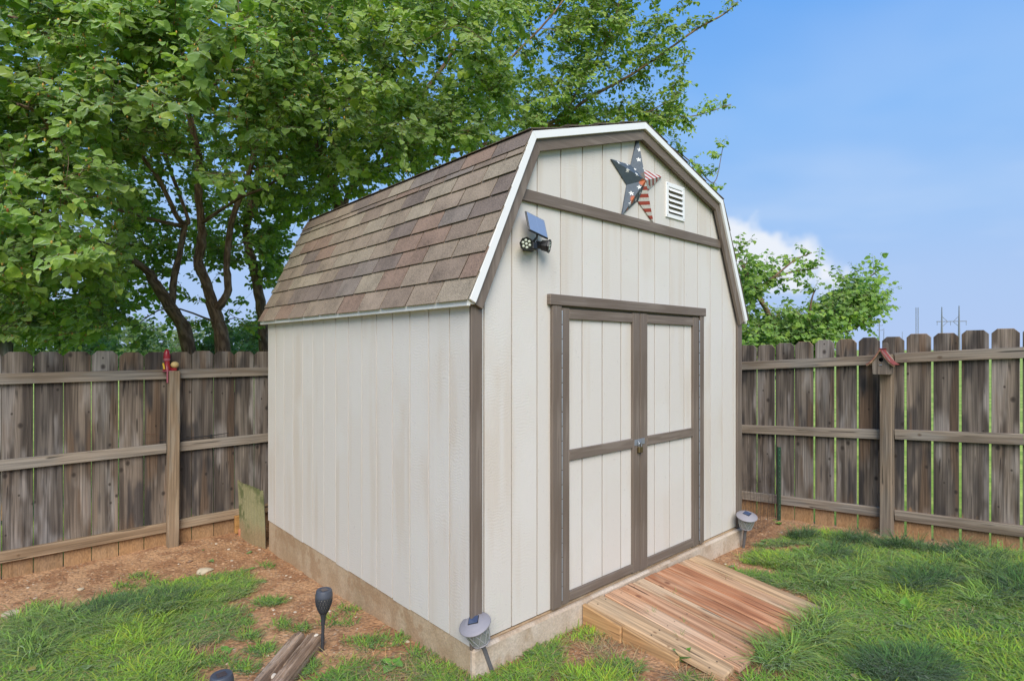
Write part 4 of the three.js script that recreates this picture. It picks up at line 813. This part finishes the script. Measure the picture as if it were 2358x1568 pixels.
grow({
  name: 'mulberry_tree', seed: 11, leaf: .074, col: GREEN, fruit: .16, label: 'leafy mulberry tree with several brown stems behind the dark fence',
  base: down(470, 806, 7.0, -.37),
  stems: [
    { name: 'trunk', from: .55, r: [.088, .055], p: [down(452, 806, 7.0), [434, 806, 7.0], [399, 720, 6.95], [357, 655, 6.9], [342, 625, 6.85]] },
    { r: [.05, .02], p: [[345, 632, 6.85], [321, 610, 6.7], [280, 585, 6.5], [244, 565, 6.3], [180, 545, 6.0], [90, 560, 5.7], [-20, 585, 5.5]] },
    { r: [.042, .018], p: [[395, 715, 6.95], [399, 649, 7.0], [415, 572, 7.05], [424, 517, 7.1], [409, 503, 7.0], [364, 412, 6.8], [329, 364, 6.6], [290, 306, 6.4], [230, 240, 6.2], [150, 150, 6.0]] },
    { r: [.03, .014], p: [[424, 517, 7.1], [431, 501, 7.15], [389, 385, 7.2], [365, 300, 7.2], [340, 200, 7.1]] },
    { r: [.03, .012], p: [[420, 520, 7.1], [373, 511, 6.8], [280, 485, 6.4], [244, 472, 6.2], [150, 430, 5.8]] },
    { r: [.024, .010], p: [[290, 306, 6.4], [230, 260, 5.6], [130, 100, 5.1], [30, 40, 4.8], [-60, 20, 4.6]] },
    { name: 'trunk', from: .5, r: [.105, .07], p: [down(516, 806, 7.2), [511, 803, 7.2], [501, 742, 7.2], [485, 694, 7.2]] },
    { r: [.072, .034], p: [[488, 700, 7.2], [472, 646, 7.25], [456, 604, 7.25], [463, 556, 7.25], [463, 514, 7.25], [456, 443, 7.2], [459, 379, 7.2], [454, 342, 7.1], [432, 258, 7.0]] },
    { r: [.036, .014], p: [[434, 262, 7.0], [441, 251, 7.0], [516, 171, 6.8], [541, 164, 6.7], [600, 150, 6.5], [700, 105, 6.2]] },
    { r: [.022, .010], p: [[520, 168, 6.8], [490, 125, 6.6], [462, 70, 6.4], [440, -40, 6.2]] },
    { r: [.055, .028], p: [[495, 715, 7.2], [508, 700, 7.2], [524, 668, 7.25], [521, 604, 7.3], [530, 524, 7.35], [546, 469, 7.4], [575, 389, 7.4], [590, 320, 7.4]] },
    { r: [.028, .012], p: [[463, 514, 7.25], [472, 508, 7.2], [546, 459, 7.0], [604, 434, 6.8], [660, 400, 6.5]] },
    { r: [.022, .009], p: [[435, 262, 7.0], [390, 235, 6.4], [300, 180, 5.6], [160, 95, 5.0], [0, 30, 4.6]] },
    { r: [.016, .008], p: [[244, 565, 6.3], [160, 545, 5.5], [60, 600, 5.0], [-40, 630, 4.8]] },
    { r: [.03, .012], p: [[290, 306, 6.4], [150, 330, 5.2], [95, 265, 4.6], [40, 240, 4.3]] },
  ],
  fill: [
    { poly: [[-160, -70], [720, -70], [700, 200], [690, 330], [640, 380], [560, 400], [480, 430], [330, 470], [300, 620], [260, 780], [-160, 780]], d: [4.6, 8.0], n: 500, step: .027 },
    { poly: [[-160, -50], [560, -50], [560, 250], [300, 420], [220, 620], [200, 710], [-160, 710]], d: [3.9, 5.2], n: 130, leaf: .084 },
    { poly: [[-160, 560], [330, 560], [300, 780], [-160, 790]], d: [5.8, 8.4], n: 110 },
    { poly: [[225, 300], [420, 235], [640, 330], [640, 640], [560, 600], [430, 560], [340, 640], [240, 560]], d: [7.6, 9.8], n: 150, twigs: 6 },
    { poly: [[330, 620], [620, 560], [615, 760], [330, 740]], d: [7.4, 9.5], n: 16, twigs: 5 },
  ],
});
grow({
  name: 'mulberry_tree', seed: 23, leaf: .078, col: [[.17, .315, .020], [.285, .435, .040]], fruit: .02, young: .34, label: 'tall mulberry tree spreading airy branches above the shed roof',
  base: down(800, 560, 8.4, -.37),
  stems: [
    { name: 'trunk', from: .4, r: [.10, .05], p: [down(800, 800, 8.4), [800, 560, 8.4], [780, 480, 8.3], [745, 380, 8.1], [727, 280, 7.9], [725, 223, 7.8], [722, 105, 7.7], [721, 0, 7.6], [716, -120, 7.5]] },
    { r: [.034, .014], p: [[722, 105, 7.7], [745, 70, 7.7], [770, 0, 7.7], [790, -100, 7.6]] },
    { name: 'trunk', from: .3, r: [.08, .035], p: [down(606, 803, 8.2), [607, 803, 8.2], [598, 694, 8.2], [579, 598, 8.15], [566, 546, 8.1], [572, 500, 8.1], [600, 380, 8.0], [650, 260, 7.8], [690, 150, 7.6]] },
    { r: [.05, .02], p: [[790, 500, 8.4], [804, 440, 8.5], [848, 360, 8.6], [900, 290, 8.6], [985, 200, 8.6], [1060, 90, 8.6], [1120, -40, 8.5]] },
    { r: [.04, .014], p: [[804, 440, 8.5], [880, 370, 8.8], [931, 309, 9.0], [985, 260, 9.2], [1076, 242, 9.4], [1180, 200, 9.6]] },
    { r: [.045, .012], p: [[880, 370, 8.8], [1050, 345, 9.6], [1200, 310, 10.2], [1302, 265, 10.4], [1356, 226, 10.4], [1450, 174, 10.4], [1531, 120, 10.4], [1600, 70, 10.4], [1666, 33, 10.4], [1700, 5, 10.4]] },
    { r: [.022, .008], p: [[1302, 265, 10.4], [1340, 190, 10.2], [1383, 120, 10.0], [1420, 30, 9.9], [1440, -60, 9.8]] },
    { r: [.022, .007], p: [[1250, 290, 10.3], [1400, 280, 10.8], [1500, 255, 10.9], [1590, 268, 10.9], [1684, 240, 10.9]] },
    { r: [.012, .005], p: [[1500, 255, 10.9], [1560, 215, 10.8], [1574, 160, 10.7], [1578, 95, 10.6]] },
    { r: [.018, .006], p: [[1400, 280, 10.8], [1530, 330, 11], [1600, 380, 11.0], [1645, 420, 11.0], [1665, 340, 10.9]] },
    { r: [.03, .01], p: [[985, 260, 9.2], [1120, 180, 9.3], [1210, 100, 9.3], [1290, 10, 9.3], [1340, -80, 9.3]] },
  ],
  fill: [
    { poly: [[600, -70], [1230, -70], [1230, 40], [1180, 120], [1160, 290], [1000, 370], [720, 480], [620, 500], [590, 330]], d: [6.3, 9.6], n: 370, step: .027 },
    { poly: [[640, -50], [1180, -50], [1150, 150], [1000, 300], [760, 420], [640, 300]], d: [4.9, 6.4], n: 70, leaf: .082 },
    { poly: [[640, 200], [1180, 200], [1160, 300], [960, 390], [720, 500], [640, 520]], d: [7.0, 9.5], n: 120 },
    { poly: [[1150, -160], [1480, -160], [1440, 60], [1400, 160], [1330, 235], [1230, 300], [1140, 320]], d: [9.2, 10.9], n: 170, twigs: 6 },
    { poly: [[1300, -100], [1610, -100], [1600, 60], [1565, 90], [1560, 220], [1480, 200], [1380, 230], [1300, 240]], d: [9.8, 10.9], n: 100, twigs: 5 },
    { poly: [[1180, 240], [1560, 230], [1590, 262], [1560, 290], [1380, 292], [1230, 300]], d: [10.2, 11.2], n: 60, twigs: 6 },
    { poly: [[600, 520], [680, 520], [640, 660], [610, 740]], d: [8, 10], n: 14, twigs: 5 },
  ],
  tips: [[1600, 60, 10.4, .8], [1640, 45, 10.4, .7], [1668, 28, 10.4, .6], [1694, 6, 10.4, .6], [1577, 110, 10.6, .8], [1574, 150, 10.6, .7], [1576, 190, 10.7, .7], [1560, 215, 10.8, .8], [1610, 262, 10.9, .7], [1640, 252, 10.9, .6], [1668, 242, 10.9, .6], [1560, 340, 11, .8], [1590, 372, 11, .8], [1530, 310, 11, .8], [1620, 400, 11, .6], [1648, 395, 11, .5], [1656, 360, 10.9, .6], [1664, 335, 10.9, .6], [1575, 300, 11, .6], [1640, 425, 11, .5], [1545, 280, 11, .7], [1650, 430, 11, .5]],
});
grow({
  name: 'young_tree', seed: 37, leaf: .072, col: [[.155, .32, .020], [.24, .41, .036]], young: .25, label: 'young bright green tree beyond the right fence beside the shed',
  base: down(1800, 800, 8.8, -.37),
  stems: [
    { name: 'trunk', from: .3, r: [.06, .03], p: [down(1800, 800, 8.8), [1800, 860, 8.8], [1795, 790, 8.8], [1780, 740, 8.8], [1740, 670, 8.8], [1705, 600, 8.8]] },
    { r: [.03, .008], p: [[1795, 800, 8.8], [1860, 760, 8.8], [1930, 700, 8.8], [1985, 650, 8.8], [2018, 628, 8.8]] },
    { r: [.025, .007], p: [[1740, 670, 8.8], [1780, 640, 8.7], [1830, 600, 8.7], [1870, 582, 8.7]] },
    { r: [.02, .007], p: [[1780, 640, 8.7], [1830, 625, 8.8], [1885, 617, 8.8]] },
    { r: [.02, .007], p: [[1860, 760, 8.8], [1960, 760, 8.9], [2030, 705, 8.9]] },
    { r: [.02, .007], p: [[1860, 760, 8.8], [1870, 690, 8.6], [1880, 665, 8.6]] },
  ],
  fill: [
    { poly: [[1690, 600], [1730, 590], [1775, 640], [1760, 680], [1740, 720], [1715, 735], [1690, 720]], d: [8.3, 9.4], n: 30, twigs: 5 },
    { poly: [[1720, 770], [1800, 720], [1860, 710], [1900, 690], [1960, 660], [2010, 660], [2030, 705], [1985, 745], [1930, 775], [1880, 800], [1730, 800]], d: [8.2, 9.6], n: 130, twigs: 6 },
    { poly: [[1725, 780], [1900, 770], [1890, 830], [1720, 830]], d: [8.0, 9.4], n: 80, twigs: 6 },
  ],
  tips: [[1700, 570, 8.8, .6], [1708, 560, 8.8, .5], [1790, 632, 8.7, .7], [1820, 606, 8.7, .6], [1845, 592, 8.7, .6], [1868, 582, 8.7, .5], [1880, 616, 8.8, .5], [1855, 620, 8.8, .6], [1830, 626, 8.8, .6], [1800, 650, 8.8, .7], [1872, 668, 8.6, .7], [1985, 648, 8.8, .6], [2014, 630, 8.8, .5], [2000, 640, 8.8, .5], [1960, 665, 8.8, .6], [2030, 705, 8.9, .6], [2020, 690, 8.9, .6], [1940, 640, 8.8, .5], [1955, 632, 8.8, .5]],
});
// hedge plants and far trees glimpsed between the stems
const BUSH = [[.105, .24, .03], [.19, .32, .065]];
function bush(px, d, top, wpx, n, seed, label, col = BUSH, group = 'shrubs beyond the dark fence', leaf = .09) {
  const b = down(px, HZ, d, -.37), h = HZ;
  grow({ name: 'shrub', seed, leaf, col, young: .15, label, group, base: b, stems: [{ name: 'stem', from: .2, r: [.04, .02], p: [b.clone(), V3(b.x + .05, .5, b.z), V3(b.x, 1.1, b.z + .05)] }],
    fill: [{ poly: [[px - wpx, 850], [px - wpx, top + 25], [px - wpx * .4, top], [px + wpx * .3, top + 8], [px + wpx, top + 22], [px + wpx, 850]], d: [d - .8, d + .8], n, twigs: 5, spread: 1.3, step: .04 }] });
}
bush(300, 13, 742, 90, 60, 51, 'rounded shrub beyond the dark fence by the leaning stem'); bush(470, 15, 752, 75, 60, 52, 'pale green shrub beyond the dark fence between the tree stems', [[.12, .22, .06], [.22, .30, .10]]);
bush(590, 12, 748, 50, 45, 53, 'dark green shrub beyond the dark fence beside the shed'); bush(120, 10, 715, 130, 80, 54, 'broad dark shrub beyond the dark fence in deep shade');
bush(530, 9.2, 772, 60, 30, 55, 'low leafy shrub at the foot of the forked tree');

// ------------------------------------------------------------------ grass
function blades(seed, n, h, rad, lean, w, curl) {
  const R = rng(seed), pos = [], col = [];
  for (let i = 0; i < n; i++) {
    const k = .42 + R() * 1.1, yl = R() < .2 ? 1.6 : 1, tone = [k * yl, k * (yl > 1 ? 1.1 : 1), k * .9];
    const a = R() * 6.283, r = Math.sqrt(R()) * rad, b = V3(Math.cos(a) * r, -.006, Math.sin(a) * r), az = a + (R() - .5) * 2.2, hh = h * (.5 + R() * .7), ln = lean * (.3 + R() * 1.1), o = V3(Math.cos(az), 0, Math.sin(az)), s = V3(-o.z, 0, o.x).multiplyScalar(w * (.6 + R() * .7) / 2), cu = curl * (.5 + R());
    const P = (t) => b.clone().addScaledVector(o, hh * (ln * t + cu * t * t)).add(V3(0, hh * (t - cu * .55 * t * t * t), 0)); const p0 = P(0), p1 = P(.4), p2 = P(.75), p3 = P(1);
    const q = (a1, s1, b1, s2) => { const A = a1.clone().sub(s1), B = a1.clone().add(s1), C = b1.clone().sub(s2), Dd = b1.clone().add(s2); for (const v of [A, B, Dd, A, Dd, C]) pos.push(v.x, v.y, v.z); };
    const s9 = s.clone().multiplyScalar(.9), s6 = s.clone().multiplyScalar(.6); q(p0, s, p1, s9); q(p1, s9, p2, s6); for (const v of [p2.clone().sub(s6), p2.clone().add(s6), p3]) pos.push(v.x, v.y, v.z);
    for (let q2 = 0; q2 < 15; q2++) col.push(...tone);
  }
  const g = new THREE.BufferGeometry(); g.setAttribute('position', new THREE.Float32BufferAttribute(pos, 3)); g.setAttribute('color', new THREE.Float32BufferAttribute(col, 3)); g.computeVertexNormals(); return g;
}
{
  const R = rng(606), yaxis = V3(0, 1, 0);
  const put = (list, x, z, s, c, v, sy = 1, dy = 0) => { const nx = (groundY(x + .03, z) - groundY(x - .03, z)) / .06, nz = (groundY(x, z + .03) - groundY(x, z - .03)) / .06; const q = new THREE.Quaternion().setFromUnitVectors(yaxis, V3(-nx, 1, -nz).normalize()).multiply(new THREE.Quaternion().setFromAxisAngle(yaxis, R() * 6.283)); list.push([new THREE.Matrix4().compose(V3(x, groundY(x, z) + dy, z), q, V3(s, s * sy, s)), c, v]); };
  const onRamp = (x, z) => x > .85 && x < 2.22 && z > .02 && z < .985 + (x > 1.9 ? .03 : 0);
  const lawn = [], dry = [], tall = [], dark = [];
  const shades = (x, z) => { const n = fbm(x * 2.3 + 7, z * 2.3, 611, 3), m = fbm(x * 7, z * 7, 613, 2); return [n, m]; };
  for (let i = 0; i < 150000; i++) {
    const near = i < 118000, x = near ? lerp(-2.9, 4.05, R()) : lerp(-5.5, 4.05, R()), z = near ? lerp(-2.9, 2.6, R()) : lerp(-2.5, 5, R());
    const g = cover(x, z), keep = R(); if (keep > g || g < .05 || onRamp(x, z)) continue;
    const [n, m] = shades(x, z), a = clamp((n - .3) * 2.2 + (R() - .5) * .4, 0, 1), c = lin(lerp(.12, .28, a), lerp(.29, .47, a), lerp(.024, .032, a)); c.multiplyScalar(.85 + R() * .35 + (m - .5) * .3);
    const thin = sstep(.9, .3, g); put(lawn, x, z, (.72 + R() * .6) * (1 - .3 * thin), c, Math.floor(R() * 4), .55 + .65 * sstep(.45, .75, n) + R() * .25);
    if (R() < .10 + .4 * thin + .45 * sstep(.55, .72, m)) put(dry, x + (R() - .5) * .05, z + (R() - .5) * .05, .6 + R() * .6, lin(.40, .33, .17).multiplyScalar(.75 + R() * .5), Math.floor(R() * 2), .7);
  }
  // scattered sprigs in the dirt
  for (const [px, py, rx, ry, n] of [[617, 1388, 30, 9, 55], [540, 1440, 40, 14, 45], [575, 1468, 30, 8, 28], [690, 1452, 22, 5, 16], [600, 1502, 26, 12, 34], [490, 1528, 60, 12, 46], [560, 1545, 30, 8, 26], [650, 1440, 30, 8, 22], [480, 1405, 40, 12, 30], [540, 1360, 30, 10, 24], [330, 1330, 40, 8, 20], [290, 1353, 26, 5, 18], [90, 1398, 22, 6, 18], [260, 1382, 30, 6, 22], [612, 1305, 20, 6, 10], [360, 1345, 20, 6, 24], [1250, 1510, 40, 12, 40], [1330, 1430, 26, 10, 70], [1560, 1490, 50, 12, 60], [1430, 1540, 50, 12, 36], [1400, 1470, 12, 5, 14], [1800, 1290, 60, 12, 80], [1740, 1330, 30, 10, 60], [1760, 1275, 30, 8, 40], [780, 1430, 60, 16, 22], [800, 1405, 30, 8, 14], [860, 1480, 70, 16, 60], [1000, 1510, 60, 16, 60], [1060, 1500, 40, 12, 30], [700, 1540, 40, 18, 60]]) for (let k = 0; k < n; k++) {
    const a = R() * 6.283, r = Math.sqrt(R()), p = onGround(px + Math.cos(a) * r * rx, py + Math.sin(a) * r * ry); if (onRamp(p.x, p.z) || (p.x > -.01 && p.z < .05)) continue;
    const t = R(), c = lin(lerp(.10, .20, t), lerp(.25, .37, t), .036); put(lawn, p.x, p.z, .55 + R() * .55, c, Math.floor(R() * 4), .9);
  }
  // taller tufts and the dark clumps
  const clump = (list, px, py, rx, ry, n, s, c0, c1, v) => { for (let k = 0; k < n; k++) { const a = R() * 6.283, r = Math.sqrt(R()), p = onGround(px + Math.cos(a) * r * rx, py + Math.sin(a) * r * ry); if (onRamp(p.x, p.z)) continue; const t = R(), c = lin(lerp(c0[0], c1[0], t), lerp(c0[1], c1[1], t), lerp(c0[2], c1[2], t)); put(list, p.x, p.z, s * (.7 + R() * .6) * (1.05 - .35 * r), c, Math.floor(R() * v)); } };
  const D0 = [.048, .155, .034], D1 = [.10, .245, .042], G0 = [.13, .29, .034], G1 = [.27, .43, .07];
  for (const q of [[1935, 1286, 44, 15, 60], [2118, 1352, 46, 16, 60], [2090, 1552, 105, 32, 210], [2350, 1372, 40, 26, 90], [2325, 1330, 50, 12, 60], [2180, 1340, 26, 8, 26], [2250, 1300, 70, 10, 50], [1850, 1240, 34, 6, 34], [1975, 1250, 50, 6, 40], [2080, 1262, 60, 6, 40], [2200, 1275, 60, 7, 40], [315, 1410, 95, 20, 110], [230, 1418, 50, 14, 40], [405, 1386, 55, 14, 50]]) clump(dark, ...q, .98, D0, D1, 3);
  for (const q of [[1872, 1462, 40, 30, 80], [1815, 1510, 40, 22, 56], [1915, 1432, 26, 10, 18], [1790, 1535, 50, 12, 26], [1865, 1300, 60, 18, 60], [1960, 1330, 50, 18, 60], [1900, 1350, 40, 12, 34], [2260, 1330, 60, 22, 70], [2300, 1290, 60, 10, 50], [2030, 1310, 60, 14, 40], [2160, 1310, 60, 14, 40], [110, 1440, 90, 24, 90], [60, 1500, 60, 30, 60], [230, 1450, 80, 16, 60], [350, 1405, 70, 14, 60], [2290, 1390, 60, 14, 40], [1700, 1550, 24, 14, 20]]) clump(tall, ...q, .9, G0, G1, 3);
  for (const q of [[1760, 1545, 60, 20, 60], [1900, 1400, 30, 10, 30], [2180, 1420, 60, 16, 60], [1420, 1500, 90, 22, 60], [1230, 1490, 60, 20, 50], [420, 1500, 60, 24, 60], [1600, 1550, 60, 14, 50], [980, 1550, 90, 16, 70], [1650, 1575, 60, 20, 50]]) for (let k = 0; k < q[4]; k++) { const a = R() * 6.283, r = Math.sqrt(R()), p = onGround(q[0] + Math.cos(a) * r * q[2], q[1] + Math.sin(a) * r * q[3]); if (onRamp(p.x, p.z) || (p.x > -.01 && p.z < .05)) continue; put(dry, p.x, p.z, .6 + R() * .7, lin(.42, .34, .19).multiplyScalar(.75 + R() * .45), Math.floor(R() * 2), .6); }
  const stuff = (name, label, geos, list) => { const g = new THREE.Group(); g.name = name; g.userData = { label, category: 'grass', kind: 'stuff' }; scene.add(g); instanced('blades', geos, M.grass, list, g); console.log(name, list.length); };
  stuff('lawn_grass', 'short patchy green lawn grass', [blades(1, 10, .054, .034, .7, .0060, .4), blades(2, 8, .047, .03, 1.0, .0066, .45), blades(3, 10, .064, .036, .6, .0056, .55), blades(4, 8, .042, .036, 1.2, .0064, .35)], lawn);
  stuff('tall_grass', 'loose tufts of longer bright grass', [blades(5, 14, .16, .03, .5, .0072, .65), blades(6, 12, .13, .035, .7, .0068, .75), blades(7, 14, .185, .03, .4, .0066, .75)], tall);
  stuff('dark_grass', 'dense dark green clumps of fine grass', [blades(8, 20, .13, .03, .45, .0052, .5), blades(9, 22, .155, .03, .4, .005, .55), blades(10, 18, .11, .035, .7, .0052, .5)], dark);
  stuff('dry_grass', 'straw coloured dead grass lying among the lawn', [blades(12, 8, .06, .04, 1.6, .003, .3), blades(13, 7, .075, .04, 1.3, .0028, .4)], dry);
  // crumbs of soil and small stones
  const crumbs = [], peb = (s) => { const g = new THREE.IcosahedronGeometry(1, 1), p = g.attributes.position; for (let i = 0; i < p.count; i++) { const k = .75 + .5 * noise(p.getX(i) * 2 + s, p.getY(i) * 2 + p.getZ(i), 621); p.setXYZ(i, p.getX(i) * k, p.getY(i) * k * .6, p.getZ(i) * k); } g.computeVertexNormals(); return g; };
  for (let i = 0; i < 30000; i++) { const x = lerp(-2.9, 4.05, R()), z = lerp(-3.6, 2.4, R()); if (onRamp(x, z) || (x > 0 && x < 3.06 && z < .05 && z > -3.05) || R() < cover(x, z)) continue; const s = .002 + Math.pow(R(), 4) * .013, t = R(), c = t < .955 ? lin(.33, .20, .115).multiplyScalar(.6 + R() * .7) : lin(.5, .42, .33).multiplyScalar(.7 + R() * .5); put(crumbs, x, z, s, c, Math.floor(R() * 2), 1, 0); }
  { const g = new THREE.Group(); g.name = 'soil_crumbs'; g.userData = { label: 'loose soil crumbs and tiny stones on the dirt', category: 'gravel', kind: 'stuff' }; scene.add(g); instanced('crumbs', [peb(1), peb(7)], std({ color: lin(1, 1, 1), roughness: 1 }), crumbs, g); }
  // fallen leaves
  const fallen = []; for (let i = 0; i < 230; i++) { const x = lerp(-2.9, 4, R()), z = lerp(-3.5, 2.3, R()); if ((x > -.05 && x < 3.1 && z < .06) || onRamp(x, z)) continue; const y = groundY(x, z) + (cover(x, z) > .3 ? .035 : .008), s = .02 + R() * .045, q = new THREE.Quaternion().setFromEuler(new THREE.Euler(-1.57 + (R() - .5) * .7, 0, R() * 6.283, 'YXZ')).premultiply(new THREE.Quaternion().setFromAxisAngle(yaxis, R() * 6.28)); const t = R(); fallen.push([new THREE.Matrix4().compose(V3(x, y, z), q, V3(s, s, s)), t < .55 ? lin(.15, .28, .03) : t < .85 ? lin(.34, .30, .05) : lin(.33, .17, .07), Math.floor(R() * 3)]); }
  { const g = new THREE.Group(); g.name = 'fallen_leaves'; g.userData = { label: 'scattered fallen green and yellow leaves on the yard', category: 'leaves', kind: 'stuff' }; scene.add(g); instanced('leaves', LEAF, M.leaf, fallen, g); }
  // broad-leaved weeds, each a plant
  const weed = (px, py, s, n, label, up = .5, lift = 0) => { const p = onGround(px, py), t = thing('weed', label, 'weed', [p.x, p.y - .004 + lift, p.z], 'broad-leaved weeds on the ground'); for (let k = 0; k < n; k++) { const az = k / n * 6.283 + R(), m = mesh('leaf', LEAF[k % 3], M.weed, t), sc = s * (.7 + R() * .5); m.scale.set(sc * .8, sc, sc); m.rotation.set(-1.57 + up + (R() - .5) * .3, az, 0, 'YXZ'); } };
  M.weed = phys({ color: lin(.13, .31, .03), transmission: .3, thickness: 0, roughness: 1, clearcoat: .2, clearcoatRoughness: .4 });
  weed(1404, 1462, .085, 5, 'leafy green weed beside the left edge of the ramp', .7); weed(1576, 1525, .11, 3, 'upright green leaf at the low corner of the ramp', 1.1); weed(1102, 1532, .06, 5, 'green weed at the foot of the leaning path light', .6); weed(905, 1532, .09, 4, 'broad green weed between the timber and the shed corner', .5); weed(1022, 1534, .06, 4, 'flat green weed in the grass by the shed corner', .3); weed(948, 1415 + 46, .055, 4, 'small weed against the concrete side of the shed', .5);
  weed(1795, 1208, .06, 5, 'small weed at the foot of the steel post', .8); weed(1765, 1248, .055, 5, 'green weed under the wire mesh', .6); weed(575, 1312, .05, 5, 'small green weed near the corrugated panel', .4); weed(520, 1500, .06, 4, 'round green weed in the dirt by the lawn', .3); weed(2085, 1410, .09, 3, 'single tall dark leaf standing in the lawn', 1.2); weed(2200, 1400, .06, 4, 'flat dark weed in the lawn', .3);
  // sprigs poking up between the ramp planks
  const sprigs = [[1.14, .36], [1.21, .55], [1.49, .33], [2.0, .42], [1.22, .75], [1.36, .86], [1.07, .6]]; for (const [x, z] of sprigs) { const y = lerp(-.022, -.128, (z - .04) / .9); const t = mesh(numbered('grass_sprig'), blades(Math.floor(x * 100 + z * 31), 9, .055, .012, .5, .003, .4), std({ color: lin(.17, .27, .06), roughness: 1 }), scene); t.position.set(x, y - .01, z); t.userData = { label: 'small grass sprig growing up between the ramp planks', category: 'grass', group: 'sprigs between the ramp planks' }; }
  // pale stones in the dirt
  for (const [px, py, s, label] of [[184, 1358, .022, 'pale yellowish stone lying alone in the dirt strip'], [468, 1318, .05, 'flat tan stone set in the dirt before the fence'], [25, 1417, .05, 'flat tan rock at the upper edge of the lawn'], [935, 1478, .016, 'white pebble in the dirt beside the torch'], [1062, 1487, .032, 'pale jagged stone against the concrete base'], [2262, 1412, .014, 'white scrap lying on the green lawn']]) { const p = onGround(px, py), m = top('stone', peb(px), std({ color: lin(.50, .42, .30), roughness: .95 }), label, 'stone', [p.x, p.y + s * .2, p.z]); m.scale.set(s * 1.3, s * .7, s); m.rotation.y = px; }
}
scene.traverse((o) => { if (o.isMesh) { o.castShadow = true; o.receiveShadow = true; } });
renderer.render(scene, camera);
